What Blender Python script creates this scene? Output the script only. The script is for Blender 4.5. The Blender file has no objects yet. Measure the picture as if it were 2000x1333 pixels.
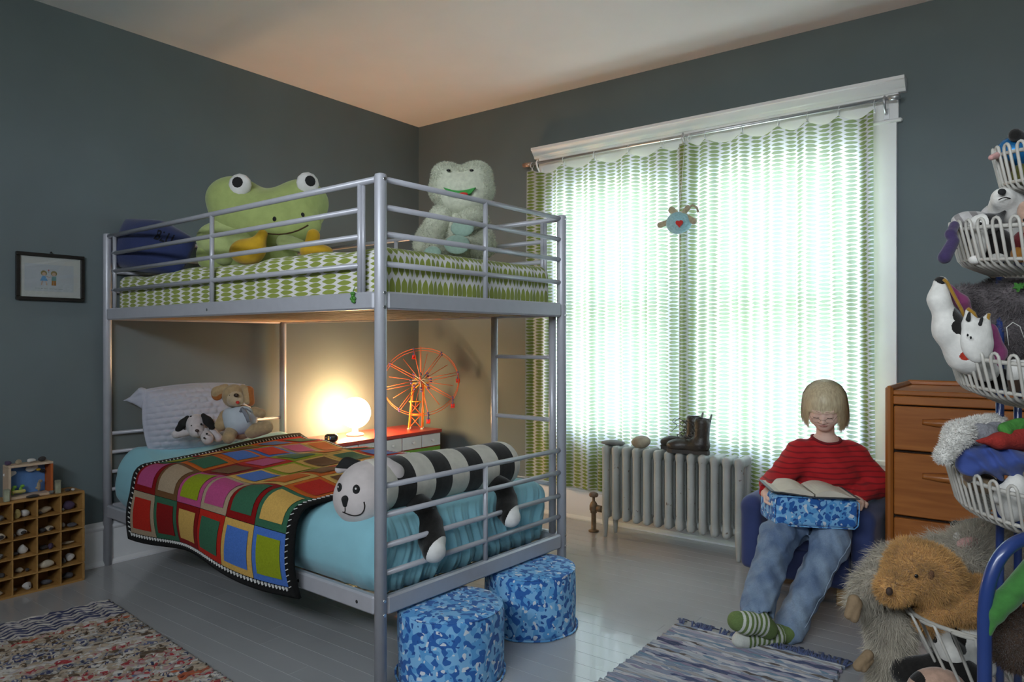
import bpy, bmesh, math, random
import numpy as np
from mathutils import Vector, Matrix
random.seed(7); RNG = np.random.default_rng(7)
pi = math.pi
SC = bpy.context.scene; COL = SC.collection
# ------------------------------------------------------------------ camera
F_PX, YAW, V0 = 1410.53, 0.649, 663.77
CAM = np.array([3.7041, -3.7628, 1.1109])
cd = bpy.data.cameras.new('camera'); cam = bpy.data.objects.new('camera', cd); COL.objects.link(cam)
cam.location = CAM; cam.rotation_euler = (pi/2, 0, YAW)
cd.sensor_width = 36; cd.lens = F_PX/2000*36; cd.shift_y = -(666.5-V0)/2000; cd.clip_start = .02
SC.camera = cam
SC.view_settings.view_transform = 'Standard'; SC.view_settings.look = 'None'
SC.view_settings.gamma = 1; SC.view_settings.exposure = 1.62; SC.view_settings.use_curve_mapping = False
# ------------------------------------------------------------------ sky (overcast) + window portals
SKY = 11.0
w = bpy.data.worlds.new('overcast_sky'); SC.world = w; w.use_nodes = True
nt = w.node_tree; nt.nodes.clear()
out = nt.nodes.new('ShaderNodeOutputWorld'); bg = nt.nodes.new('ShaderNodeBackground')
tc = nt.nodes.new('ShaderNodeTexCoord'); sp = nt.nodes.new('ShaderNodeSeparateXYZ'); rp = nt.nodes.new('ShaderNodeValToRGB')
mp = nt.nodes.new('ShaderNodeMath'); mp.operation = 'MULTIPLY_ADD'; mp.inputs[1].default_value = .5; mp.inputs[2].default_value = .5
nt.links.new(tc.outputs['Generated'], sp.inputs[0]); nt.links.new(sp.outputs[2], mp.inputs[0]); nt.links.new(mp.outputs[0], rp.inputs[0])
e = rp.color_ramp.elements; e[0].position = .47; e[0].color = (.36, .40, .40, 1); e[1].position = .53; e[1].color = (.72, .85, 1.0, 1)
nt.links.new(rp.outputs[0], bg.inputs[0]); bg.inputs[1].default_value = SKY; nt.links.new(bg.outputs[0], out.inputs[0])
def portal(name, loc, rot, sx, sy):
    l = bpy.data.lights.new(name, 'AREA'); l.shape = 'RECTANGLE'; l.size = sx; l.size_y = sy; l.cycles.is_portal = True
    o = bpy.data.objects.new(name, l); COL.objects.link(o); o.location = loc; o.rotation_euler = rot
# daylight through the curtained window (faces -y) and an added fill-light window, unseen behind the camera (faces +y)
portal('window_portal', (2.065, .232, 1.325), (-pi/2, 0, 0), 1.80, 1.58)
portal('added_window_portal', (3.30, -4.93, 2.12), (pi/2, 0, 0), 2.5, .50)
# ------------------------------------------------------------------ helpers
def P(u, v, d):
    """world point that stands at depth d on the sight line of photo pixel (u, v)"""
    r = (u-1000)/F_PX; z = (V0-v)/F_PX; s, c = math.sin(YAW), math.cos(YAW)
    return CAM + d*np.array([-s+c*r, c+s*r, z])
RIGHT = np.array([math.cos(YAW), math.sin(YAW), 0]); FWD = np.array([-math.sin(YAW), math.cos(YAW), 0]); UP = np.array([0, 0, 1.])
BA = -.0346; BE = np.array([math.cos(BA), math.sin(BA), 0]); BN = np.array([-math.sin(BA), math.cos(BA), 0]); B0 = np.array([2.0, -2.2013, 0])
def BED(l, b, z): return B0 + BE*l + BN*b + UP*z       # bed frame: l along the bed (0 = foot, -2.04 = head), b towards the window
def A(*a): return np.array(a, float)
def spl(pts, n=6):
    '''Catmull-Rom through the points'''
    p = np.asarray(pts, float); p = np.vstack([2*p[0]-p[1], p, 2*p[-1]-p[-2]]); o = []
    for i in range(1, len(p)-2):
        for k in range(n): t = k/n; o.append(.5*(2*p[i]+(p[i+1]-p[i-1])*t+(2*p[i-1]-5*p[i]+4*p[i+1]-p[i+2])*t*t+(3*p[i]-p[i-1]-3*p[i+1]+p[i+2])*t**3))
    return np.array(o+[p[-2]])
def nrm(v): v = np.asarray(v, float); return v/(np.linalg.norm(v)+1e-12)
def rot(ax, ang):
    return np.array(Matrix.Rotation(ang, 3, Vector(ax)))
def frame(x=None, y=None, z=None):
    """3x3 whose columns are axes; give two of them"""
    if x is not None and z is not None: x = nrm(x); z = nrm(np.asarray(z, float)-np.dot(z, x)*x); y = np.cross(z, x)
    elif x is not None and y is not None: x = nrm(x); y = nrm(np.asarray(y, float)-np.dot(y, x)*x); z = np.cross(x, y)
    else: y = nrm(y); z = nrm(np.asarray(z, float)-np.dot(z, y)*y); x = np.cross(y, z)
    return np.stack([x, y, z], 1)
WORLD = {}
def link(o, parent=None):
    COL.objects.link(o)
    if parent is not None:
        o.parent = parent; o.matrix_parent_inverse = WORLD.get(parent.name, Matrix.Identity(4)).inverted()
    return o
def tag(o, label, cat, group=None):
    o['label'] = label; o['category'] = cat
    if group: o['group'] = group
    return o
def thing(name, loc, label, cat, group=None):
    o = bpy.data.objects.new(name, None); o.empty_display_size = .05; COL.objects.link(o); o.location = Vector(loc)
    WORLD[o.name] = Matrix.Translation(Vector(loc)); tag(o, label, cat, group); return o
def mk(name, V, F, mats, parent=None, mi=None, smooth=False, uv=None, kind=None):
    me = bpy.data.meshes.new(name)
    V = np.asarray(V, float).reshape(-1, 3); me.from_pydata(V.tolist(), [], [tuple(int(i) for i in f) for f in F])
    if not isinstance(mats, (list, tuple)): mats = [mats]
    for m in mats: me.materials.append(m)
    if mi is not None: me.polygons.foreach_set('material_index', np.asarray(mi, np.int32))
    if smooth is True: me.polygons.foreach_set('use_smooth', np.ones(len(me.polygons), bool))
    elif smooth is not False and smooth is not None: me.polygons.foreach_set('use_smooth', np.asarray(smooth, bool))
    if uv is not None:
        ul = me.uv_layers.new(name='UVMap'); li = np.zeros(len(me.loops), np.int32); me.loops.foreach_get('vertex_index', li)
        ul.data.foreach_set('uv', np.asarray(uv, float)[li].ravel())
    me.update()
    o = bpy.data.objects.new(name, me); link(o, parent)
    if kind: o['kind'] = kind
    return o
class MB:
    def __init__(s): s.V = []; s.F = []; s.M = []; s.S = []; s.n = 0
    def add(s, V, F, m=0, sm=False):
        V = np.asarray(V, float).reshape(-1, 3); s.V.append(V)
        for f in F: s.F.append(tuple(i+s.n for i in f)); s.M.append(m); s.S.append(sm)
        s.n += len(V); return s
    def box(s, c, size, R=None, m=0, bev=0.):
        h = np.asarray(size, float)/2; c = np.asarray(c, float)
        if bev > 0:
            b = min(bev, h.min()*.95); V = []; idx = {}
            for sx in (-1, 1):
                for sy in (-1, 1):
                    for sz in (-1, 1):
                        for ax in range(3):
                            q = h-b; q[ax] = h[ax]; idx[(sx, sy, sz, ax)] = len(V); V.append(q*A(sx, sy, sz))
            F = []
            for ax in range(3):
                o1, o2 = (ax+1) % 3, (ax+2) % 3
                for sg in (-1, 1):
                    f = []
                    for a, bb in ((-1, -1), (1, -1), (1, 1), (-1, 1)):
                        k = [0, 0, 0]; k[ax] = sg; k[o1] = a; k[o2] = bb; f.append(idx[(*k, ax)])
                    F.append(f if sg > 0 else f[::-1])
            for ax in range(3):        # edges along ax
                o1, o2 = (ax+1) % 3, (ax+2) % 3
                for a in (-1, 1):
                    for bb in (-1, 1):
                        f = []
                        for t, fa in ((-1, o1), (1, o1), (1, o2), (-1, o2)):
                            k = [0, 0, 0]; k[ax] = t; k[o1] = a; k[o2] = bb; f.append(idx[(*k, fa)])
                        F.append(f if a*bb < 0 else f[::-1])
            for sx in (-1, 1):
                for sy in (-1, 1):
                    for sz in (-1, 1):
                        f = [idx[(sx, sy, sz, a)] for a in range(3)]; F.append(f if sx*sy*sz > 0 else f[::-1])
            V = np.array(V)
        else:
            V = np.array([[x, y, z] for x in (-1, 1) for y in (-1, 1) for z in (-1, 1)])*h
            F = [(0, 1, 3, 2), (4, 6, 7, 5), (0, 4, 5, 1), (2, 3, 7, 6), (0, 2, 6, 4), (1, 5, 7, 3)]
        if R is not None: V = V @ np.asarray(R).T
        return s.add(V+c, F, m)
    def bar(s, a, b, wx, wz, up=(0, 0, 1), m=0, bev=0.):
        a = np.asarray(a, float); b = np.asarray(b, float); R = frame(x=b-a, z=up)
        return s.box((a+b)/2, (np.linalg.norm(b-a), wx, wz), R, m, bev)
    def cyl(s, a, b, r0, r1=None, n=14, m=0, cap=True):
        r1 = r0 if r1 is None else r1; a = np.asarray(a, float); b = np.asarray(b, float); d = nrm(b-a)
        x = nrm(np.cross(d, (0, 0, 1) if abs(d[2]) < .9 else (1, 0, 0))); y = np.cross(d, x)
        t = np.arange(n)*2*pi/n; ring = np.cos(t)[:, None]*x+np.sin(t)[:, None]*y
        V = np.vstack([a+ring*r0, b+ring*r1]); s.add(V, [(i, (i+1) % n, n+(i+1) % n, n+i) for i in range(n)], m, True)
        if cap: s.add(V, [tuple(range(n-1, -1, -1)), tuple(range(n, 2*n))], m)
        return s
    def tube(s, path, r, n=8, closed=False, m=0, cap=True):
        p = np.asarray(path, float); k = len(p); r = np.broadcast_to(r, (k,))
        T = np.roll(p, -1, 0)-np.roll(p, 1, 0) if closed else np.gradient(p, axis=0)
        T = T/(np.linalg.norm(T, axis=1)[:, None]+1e-12); x = np.cross(T[0], (0, 0, 1) if abs(T[0][2]) < .9 else (1, 0, 0)); x = nrm(x)
        V = []; t = np.arange(n)*2*pi/n
        for i in range(k):
            x = nrm(x-np.dot(x, T[i])*T[i]); y = np.cross(T[i], x)
            V.append(p[i]+r[i]*(np.cos(t)[:, None]*x+np.sin(t)[:, None]*y))
        V = np.vstack(V); F = []
        for i in range(k if closed else k-1):
            j = (i+1) % k
            for q in range(n): F.append((i*n+q, i*n+(q+1) % n, j*n+(q+1) % n, j*n+q))
        s.add(V, F, m, True)
        if cap and not closed: s.add(V, [tuple(range(n-1, -1, -1)), tuple(range((k-1)*n, k*n))], m)
        return s
    def lathe(s, c, prof, n=20, R=None, m=0, sm=True):
        c = np.asarray(c, float); t = np.arange(n)*2*pi/n; V = []
        for r, z in prof: V.append(np.stack([r*np.cos(t), r*np.sin(t), np.full(n, z)], 1))
        V = np.vstack(V)
        if R is not None: V = V @ np.asarray(R).T
        F = [(i*n+q, i*n+(q+1) % n, (i+1)*n+(q+1) % n, (i+1)*n+q) for i in range(len(prof)-1) for q in range(n)]
        s.add(V+c, F, m, sm); k = len(prof); return s.add(V+c, [tuple(range(n-1, -1, -1)), tuple(range((k-1)*n, k*n))], m)
    def ball(s, c, r, R=None, m=0, n=12):
        r = np.broadcast_to(np.asarray(r, float), (3,)); c = np.asarray(c, float); k = n//2+1
        V = [(0, 0, -1)]+[(math.sin(pi*i/k)*math.cos(2*pi*j/n), math.sin(pi*i/k)*math.sin(2*pi*j/n), -math.cos(pi*i/k)) for i in range(1, k) for j in range(n)]+[(0, 0, 1)]
        F = [(0, 1+(j+1) % n, 1+j) for j in range(n)]
        for i in range(k-2): F += [(1+i*n+j, 1+i*n+(j+1) % n, 1+(i+1)*n+(j+1) % n, 1+(i+1)*n+j) for j in range(n)]
        l = 1+(k-1)*n; F += [(l, l-n+j, l-n+(j+1) % n) for j in range(n)]
        V = np.array(V)*r
        if R is not None: V = V @ np.asarray(R).T
        return s.add(V+c, F, m, True)
    def prism(s, pts, ext, m=0):
        p = np.asarray(pts, float); k = len(p); V = np.vstack([p, p+np.asarray(ext, float)])
        return s.add(V, [tuple(range(k-1, -1, -1)), tuple(range(k, 2*k))]+[(i, (i+1) % k, k+(i+1) % k, k+i) for i in range(k)], m)
    def build(s, name, mats, parent=None, kind=None):
        o = mk(name, np.vstack(s.V), s.F, mats, parent, s.M, s.S, None, kind)
        bm = bmesh.new(); bm.from_mesh(o.data); bmesh.ops.remove_doubles(bm, verts=bm.verts, dist=1e-6)
        bmesh.ops.recalc_face_normals(bm, faces=bm.faces); bm.to_mesh(o.data); bm.free(); return o
# ---- implicit soft bodies: smooth union of ellipsoids / tapered capsules / rounded boxes, meshed by surface nets
def E_(c, r, R=None, m=0, k=None): return ('e', A(*c), np.broadcast_to(np.asarray(r, float), (3,)).copy(), R, m, k)
def C_(a, b, ra, rb=None, m=0, k=None): return ('c', A(*a), A(*b), float(ra), float(ra if rb is None else rb), m, k)
def B_(c, h, R=None, rd=.01, m=0, k=None): return ('b', A(*c), A(*h), R, rd, m, k)
def sdist(p, X):
    if p[0] == 'e':
        q = X-p[1]
        if p[3] is not None: q = q @ p[3]
        k0 = np.linalg.norm(q/p[2], axis=-1); k1 = np.linalg.norm(q/p[2]**2, axis=-1)+1e-9
        return k0*(k0-1)/k1 + np.where(k0 < 1e-6, -p[2].min(), 0)
    if p[0] == 'c':
        a, b = p[1], p[2]; ab = b-a; t = np.clip(((X-a) @ ab)/(ab @ ab+1e-12), 0, 1)
        return np.linalg.norm(X-a-t[..., None]*ab, axis=-1)-(p[3]+t*(p[4]-p[3]))
    q = X-p[1]
    if p[3] is not None: q = q @ p[3]
    q = np.abs(q)-(p[2]-p[4])
    return np.linalg.norm(np.maximum(q, 0), axis=-1)+np.minimum(q.max(-1), 0)-p[4]
def field(prims, X, k, cut=()):
    D = None
    for p in prims:
        d = sdist(p, X); kk = p[-1] if p[-1] is not None else k
        if D is None: D = d
        else:
            h = np.maximum(kk-np.abs(D-d), 0)/max(kk, 1e-6); D = np.minimum(D, d)-h*h*kk*.25
    for p in cut:
        d = -sdist(p, X); kk = p[-1] if p[-1] is not None else .004
        h = np.maximum(kk-np.abs(D-d), 0)/max(kk, 1e-6); D = np.maximum(D, d)+h*h*kk*.25
    return D
def bounds(p):
    if p[0] == 'c': r = max(p[3], p[4]); return np.minimum(p[1], p[2])-r, np.maximum(p[1], p[2])+r
    h = p[2]; R = np.eye(3) if p[3] is None else np.abs(p[3]); h = R @ h; return p[1]-h, p[1]+h
def nets(prims, res=44, k=.02, cut=(), disp=None):
    bs = [bounds(p) for p in prims]; lo = np.min([b[0] for b in bs], 0); hi = np.max([b[1] for b in bs], 0)
    h = (hi-lo).max()/res; lo = lo-2.5*h-k*.3; hi = hi+2.5*h+k*.3; N = np.ceil((hi-lo)/h).astype(int)+1
    G = np.stack(np.meshgrid(*[lo[i]+h*np.arange(N[i]) for i in range(3)], indexing='ij'), -1)
    D = field(prims, G, k, cut)
    if disp is not None: D = D+disp(G)
    S = D < 0; n = N-1; cnt = np.zeros(n); acc = np.zeros((*n, 3))
    off = [(a, b, c) for a in (0, 1) for b in (0, 1) for c in (0, 1)]
    def sl(o): return tuple(slice(o[i], o[i]+n[i]) for i in range(3))
    for o in off:
        for ax in range(3):
            if o[ax]: continue
            o2 = list(o); o2[ax] = 1
            d0, d1 = D[sl(o)], D[sl(o2)]; x = (d0 < 0) != (d1 < 0); t = np.where(x, d0/(d0-d1+1e-15), 0)
            cnt += x; e = np.zeros((*n, 3)); e[..., :] = o; e[..., ax] += t; acc += e*x[..., None]
    act = cnt > 0; idx = -np.ones(n, int); idx[act] = np.arange(act.sum())
    cell = np.argwhere(act); V = lo+h*(cell+acc[act]/cnt[act][:, None])
    Fs = []
    for ax in range(3):
        o1, o2 = (ax+1) % 3, (ax+2) % 3
        a = [slice(1, n[i]) for i in range(3)]; a[ax] = slice(0, n[ax]); b = list(a); b[ax] = slice(1, n[ax]+1)
        s0, s1 = S[tuple(a)], S[tuple(b)]; x = np.argwhere(s0 != s1)
        if not len(x): continue
        base = x.copy(); base[:, o1] += 1; base[:, o2] += 1
        fl = s0[tuple(x.T)]
        def g(d1, d2):
            q = base.copy(); q[:, o1] += d1; q[:, o2] += d2; return idx[q[:, 0], q[:, 1], q[:, 2]]
        q = np.stack([g(-1, -1), g(0, -1), g(0, 0), g(-1, 0)], 1); q[~fl] = q[~fl][:, ::-1]; Fs.append(q)
    return V, np.vstack(Fs)
def blob(name, prims, mats, parent=None, res=44, k=.02, cut=(), paint=None, disp=None, keep=False):
    V, F = nets(prims, res, k, cut, disp); Cn = V[F].mean(1)
    if paint is not None: mi = paint(Cn)
    elif any(p[-2] for p in prims): mi = np.array([p[-2] for p in prims])[np.argmin([sdist(p, Cn) for p in prims], 0)]
    else: mi = np.zeros(len(F), int)
    o = mk(name, V, F, mats, parent, mi, True); return (o, V, F) if keep else o
def fur(name, V, F, n, length, width, mat, parent, droop=.5, curl=0., comb=(0, 0, 0), mask=None, seg=3, lift=.5):
    """tufts of hair standing on a soft body: tapered ribbons, one mesh"""
    V = np.asarray(V); F = np.asarray(F); a, b, c = V[F[:, 0]], V[F[:, 1]], V[F[:, 2]]
    ar = np.linalg.norm(np.cross(V[F[:, 2]]-a, V[F[:, 3]]-b), axis=1); cn = V[F].mean(1)
    if mask is not None: ar = ar*mask(cn)
    i = RNG.choice(len(F), n, p=ar/ar.sum()); u = RNG.random((n, 2)); d3 = V[F[i, 3]]
    p = (a[i]*(1-u[:, :1])+b[i]*u[:, :1])*(1-u[:, 1:])+(d3*(1-u[:, :1])+c[i]*u[:, :1])*u[:, 1:]
    nr = np.cross(c[i]-a[i], d3-b[i]); nr /= np.linalg.norm(nr, axis=1)[:, None]+1e-12
    d = nr*lift+RNG.normal(0, .28, (n, 3))+np.asarray(comb); d /= np.linalg.norm(d, axis=1)[:, None]
    L = length*(.6+.7*RNG.random(n))[:, None]; side = np.cross(d, RNG.normal(0, 1, (n, 3))); side /= np.linalg.norm(side, axis=1)[:, None]
    cv = RNG.normal(0, 1, (n, 3))*curl; Vs = []; q = p-nr*width*.5; st = L/seg; wd = width*(.7+.6*RNG.random(n))[:, None]
    for s in range(seg):
        t = 1-.25*s; Vs += [q-side*wd*t/2, q+side*wd*t/2]; q = q+d*st
        d = d+np.array([0, 0, -droop/seg])+cv/seg; d /= np.linalg.norm(d, axis=1)[:, None]
    Vs.append(q); VV = np.stack(Vs, 1); m = VV.shape[1]; o = np.arange(n)[:, None]*m
    quads = [o+np.array([2*s, 2*s+1, 2*s+3, 2*s+2]) for s in range(seg-1)]; tri = o+np.array([2*seg-2, 2*seg-1, 2*seg])
    Fa = np.vstack(quads).tolist()+tri.tolist()
    return mk(name, VV.reshape(-1, 3), Fa, mat, parent, smooth=True, kind='stuff')
# ------------------------------------------------------------------ materials
class NT:
    def __init__(s, m): s.t = m.node_tree; s.t.nodes.clear()
    def n(s, ty, **kw):
        x = s.t.nodes.new('ShaderNode'+ty)
        for k, v in kw.items():
            if k.startswith('i_'): x.inputs[k[2:].replace('_', ' ')].default_value = v
            else: setattr(x, k, v)
        return x
    def l(s, a, b): s.t.links.new(a, b)
    def math(s, op, a, b=None, c=None):
        x = s.n('Math', operation=op)
        for i, v in enumerate((a, b, c)):
            if v is None: continue
            if isinstance(v, (int, float)): x.inputs[i].default_value = v
            else: s.l(v, x.inputs[i])
        return x.outputs[0]
    def mix(s, f, a, b, blend='MIX'):
        x = s.n('Mix', data_type='RGBA', blend_type=blend)
        for sk, v in ((x.inputs[0], f), (x.inputs[6], a), (x.inputs[7], b)):
            if isinstance(v, (int, float)): sk.default_value = v
            elif isinstance(v, tuple): sk.default_value = (*v[:3], 1)
            else: s.l(v, sk)
        return x.outputs[2]
    def ramp(s, f, stops, interp='LINEAR'):
        x = s.n('ValToRGB'); r = x.color_ramp; r.interpolation = interp
        while len(r.elements) < len(stops): r.elements.new(.5)
        for el, (p, c) in zip(r.elements, stops): el.position = p; el.color = (*c, 1)
        s.l(f, x.inputs[0]); return x.outputs[0]
def new(name):
    m = bpy.data.materials.new(name); m.use_nodes = True; return m, NT(m)
def srgb(r, g, b): return tuple(((x/255)/12.92 if x/255 <= .04045 else ((x/255+.055)/1.055)**2.4) for x in (r, g, b))
def M(name, col, rough=.6, var=.12, sc=20, bump=0., bsc=None, metal=0., sheen=0., spec=.5, coat=0., emit=None, es=0., coord='Object', dist=.01):
    """principled material with a little noise in its colour and an optional fine relief"""
    m, t = new(name); o = t.n('OutputMaterial'); b = t.n('BsdfPrincipled', i_Roughness=rough, i_Metallic=metal); t.l(b.outputs[0], o.inputs[0])
    b.inputs['Sheen Weight'].default_value = sheen; b.inputs['Sheen Roughness'].default_value = .5; b.inputs['Specular IOR Level'].default_value = spec; b.inputs['Coat Weight'].default_value = coat
    tc = t.n('TexCoord'); nz = t.n('TexNoise', i_Scale=sc, i_Detail=4.0); t.l(tc.outputs[coord], nz.inputs[0])
    lo = tuple(max(0, c*(1-var)) for c in col); hi = tuple(min(1, c*(1+var)) for c in col)
    t.l(t.ramp(nz.outputs[0], [(.3, lo), (.7, hi)]), b.inputs['Base Color'])
    if bump:
        n2 = t.n('TexNoise', i_Scale=bsc or sc*4, i_Detail=3.0); t.l(tc.outputs[coord], n2.inputs[0])
        bp = t.n('Bump', i_Strength=bump, i_Distance=dist); t.l(n2.outputs[0], bp.inputs['Height']); t.l(bp.outputs[0], b.inputs['Normal'])
    if emit: b.inputs['Emission Color'].default_value = (*emit, 1); b.inputs['Emission Strength'].default_value = es
    return m
def plush(name, col, var=.18, sc=90, bump=.5, bk=.45): return M(name, col, .95, var, sc, bump*bk, sc*4, sheen=.25, spec=.15, dist=.004)
# ================================================================== materials of the room
WALLP = M('slate_wall_paint', (.142, .174, .183), .75, .05, 3, .06, 160, dist=.002, spec=.3)
CEILP = M('ceiling_paint', (.85, .85, .86), .9, .03, 2, .05, 120, dist=.002, spec=.2)
WHITEP = M('white_gloss_trim', (.84, .84, .86), .35, .03, 6)
FLOORP = M('grey_floor_paint', (.42, .42, .43), .19, .06, 2.5, .12, 14, dist=.004, coat=.35)
FLOORG = M('floor_seam', (.30, .31, .31), .5)
def structure(o): o['kind'] = 'structure'; return o
RX1, RY1, H = 4.75, -4.92, 2.676; XW, YW = -.060, .061
def slab(name, lo, hi, mat, parent=None):
    lo = A(*lo); hi = A(*hi); return structure(MB().box((lo+hi)/2, hi-lo).build(name, mat, parent)) if parent is None else MB().box((lo+hi)/2, hi-lo).build(name, mat, parent)
slab('wall_left', (XW-.15, RY1-.15, -.05), (XW, YW+.15, H+.1), WALLP)
slab('wall_right', (RX1, RY1-.15, -.05), (RX1+.15, YW+.15, H+.1), WALLP)
slab('ceiling', (XW, RY1, H), (RX1, YW, H+.1), CEILP)
WX0, WX1, WZ0, WZ1 = 1.159, 2.968, .536, 2.116          # window opening
def holed(name, y0, y1, x0, x1, z0, z1, mat):
    b = MB()
    for (a, c, d, e) in ((XW, x0, -.05, H+.1), (x1, RX1, -.05, H+.1), (x0, x1, -.05, z0), (x0, x1, z1, H+.1)):
        b.box(((a+c)/2, (y0+y1)/2, (d+e)/2), (c-a, y1-y0, e-d))
    return structure(b.build(name, mat))
holed('wall_back', YW, YW+.16, WX0, WX1, WZ0, WZ1, WALLP)
holed('wall_front', RY1-.16, RY1, 2.05, 4.55, 1.87, 2.37, WALLP)  # opening lets in fill light through the added window
floor = slab('floor', (XW-.05, RY1, -.06), (RX1+.05, YW, -.0035), FLOORG)
pw = .0815; y = YW-.002; k = 0
while y-pw > RY1:
    cuts = [XW+.004] + ([random.uniform(.6, 4.0)] if k % 3 else [random.uniform(.5, 1.8), random.uniform(2.4, 4.1)]) + [RX1-.004]
    for a, c in zip(cuts[:-1], cuts[1:]):
        MB().box(((a+c)/2, y-pw/2, -.009), (c-a-.0004, pw-.0004, .018), bev=.0007).build('floor_plank', FLOORP, floor)
    y -= pw; k += 1
def baseboard(name, a, b, inward):
    """profile swept from a to b: board, rounded cap, quarter round at the floor"""
    a = A(*a, 0); b = A(*b, 0); n = A(*inward, 0)
    pr = [(0, 0), (.030, 0), (.030, .008), (.024, .018), (.018, .024), (.018, .172), (.023, .178), (.026, .186), (.024, .196), (.016, .203), (.006, .212), (0, .212)]
    pts = [a+n*d+UP*z for d, z in pr]
    return structure(MB().prism(pts, b-a).build(name, WHITEP))
baseboard('baseboard_back', (XW+.02, YW), (3.6, YW), (0, -1)); baseboard('baseboard_left', (XW, -4.5), (XW, YW), (1, 0))
# ------------------------------------------------------------------ window_1
YC = YW+.08; win = MB().box(((WX0+WX1)/2, YC, WZ0-.012), (WX1-WX0, .16, .024)).box(((WX0+WX1)/2, YC, WZ1+.012), (WX1-WX0, .16, .024)) \
    .box((WX0-.012, YC, (WZ0+WZ1)/2), (.024, .16, WZ1-WZ0)).box((WX1+.012, YC, (WZ0+WZ1)/2), (.024, .16, WZ1-WZ0)).build('window_1', WHITEP)
structure(win)
for x in (1.1035, 3.034): MB().box((x, YW-.011, .213+(2.141-.213)/2), (.117, .022, 2.141-.213), bev=.003).build('side_casing', WHITEP, win)
hd = MB().box((2.069, YW-.013, 2.2075), (2.063, .026, .132), bev=.002)
hd.bar((1.022, YW-.016, 2.1445), (3.116, YW-.016, 2.1445), .034, .018, bev=.006); hd.build('head_casing', WHITEP, win)
pts = [A(1.007, YW+y_, z_) for y_, z_ in ((0, 2.2735), (-.030, 2.2735), (-.036, 2.287), (-.042, 2.293), (-.062, 2.319), (-.070, 2.323), (-.070, 2.3375), (0, 2.3375))]
MB().prism(pts, (2.124, 0, 0)).build('cornice', WHITEP, win)
MB().box(((WX0+WX1)/2, YW-.012, WZ0-.014), (WX1-WX0+.20, .034, .028), bev=.004).build('window_sill', WHITEP, win)
MB().box(((WX0+WX1)/2, YW-.009, (WZ0+.213)/2-.02), (WX1-WX0+.02, .014, WZ0-.213-.03)).build('apron_panel', WHITEP, win)
MB().box((2.048, YW+.06, (WZ0+WZ1)/2), (.15, .10, WZ1-WZ0-.002), bev=.004).build('mullion', WHITEP, win)
gm, t = new('window_glass'); o_ = t.n('OutputMaterial'); g1 = t.n('BsdfTransparent'); g1.inputs[0].default_value = (.93, .95, .94, 1); g2 = t.n('BsdfGlossy'); g2.inputs['Roughness'].default_value = .02
lw = t.n('LayerWeight'); lw.inputs[0].default_value = .5; fz_ = t.math('MULTIPLY_ADD', t.math('POWER', lw.outputs['Facing'], 5.), .94, .04); mx = t.n('MixShader'); t.l(fz_, mx.inputs[0]); t.l(g1.outputs[0], mx.inputs[1]); t.l(g2.outputs[0], mx.inputs[2]); t.l(mx.outputs[0], o_.inputs[0])
def sash(x0, x1, z0, z1, y):
    b = MB(); 
    for z, hh in ((z0+.028, .056), (z1-.022, .044)): b.box(((x0+x1)/2, y, z), (x1-x0, .036, hh), bev=.003)
    for x in (x0+.022, x1-.022): b.box((x, y, (z0+z1)/2), (.044, .034, z1-z0), bev=.003)
    s = b.build('sash_frame', WHITEP, win); MB().box(((x0+x1)/2, y, (z0+z1)/2), (x1-x0-.05, .004, z1-z0-.06)).build('glass_pane', gm, s)
for x0, x1 in ((1.161, 1.973), (2.123, 2.966)):
    sash(x0, x1, WZ0+.002, 1.335, YW+.045); sash(x0, x1, 1.30, WZ1-.002, YW+.085)
# made-up window behind the camera, out of view, added for fill light
w2 = MB().box((3.30, RY1-.08, 1.86), (2.5, .15, .02)).box((3.30, RY1-.08, 2.12), (.05, .06, .5)).build('added_fill_window', WHITEP); structure(w2)
gm2 = M('x', (1, 1, 1)); gm2.name = 'tinted_fill_glass'; t = NT(gm2); o_ = t.n('OutputMaterial'); g1 = t.n('BsdfTransparent'); g1.inputs[0].default_value = (.98, .94, .90, 1); t.l(g1.outputs[0], o_.inputs[0])  # warm tint put in the pane to colour the added fill light
MB().box((3.30, RY1-.11, 2.12), (2.49, .004, .49)).build('glass_pane', gm2, w2)
# ------------------------------------------------------------------ leaf print
def leaf_nodes(t, cols=1., rows=1., fat=.43, skew=.5):
    """mask of a print of stacked pointed leaves, read from UV (one unit = one leaf)"""
    uv = t.n('UVMap'); s = t.n('SeparateXYZ'); t.l(uv.outputs[0], s.inputs[0])
    nz = t.n('TexNoise', i_Scale=1.7, i_Detail=1.0); t.l(uv.outputs[0], nz.inputs[0])
    x = t.math('MULTIPLY', s.outputs[0], cols); y = t.math('MULTIPLY', s.outputs[1], rows)
    col = t.math('FLOOR', x); y = t.math('MULTIPLY_ADD', col, skew, y)
    y = t.math('ADD', y, t.math('MULTIPLY_ADD', nz.outputs[0], .5, -.25))
    fx = t.math('MULTIPLY_ADD', t.math('FRACT', x), 2., -1.); fy = t.math('ABSOLUTE', t.math('SUBTRACT', t.math('FRACT', y), .5))
    ax = t.math('ABSOLUTE', t.math('DIVIDE', fx, .96)); edge = t.math('MULTIPLY', t.math('SUBTRACT', 1., t.math('POWER', ax, 2.2)), fat)
    d = t.math('SUBTRACT', edge, fy); r = t.n('MapRange', interpolation_type='SMOOTHSTEP'); r.inputs[1].default_value = -.02; r.inputs[2].default_value = .02
    t.l(d, r.inputs[0]); return r.outputs[0]
cm, t = new('leaf_curtain_cloth'); o_ = t.n('OutputMaterial'); mask = leaf_nodes(t, fat=.40)
df = t.n('BsdfDiffuse'); tr = t.n('BsdfTranslucent'); mx = t.n('MixShader'); mx.inputs[0].default_value = .55
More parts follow.
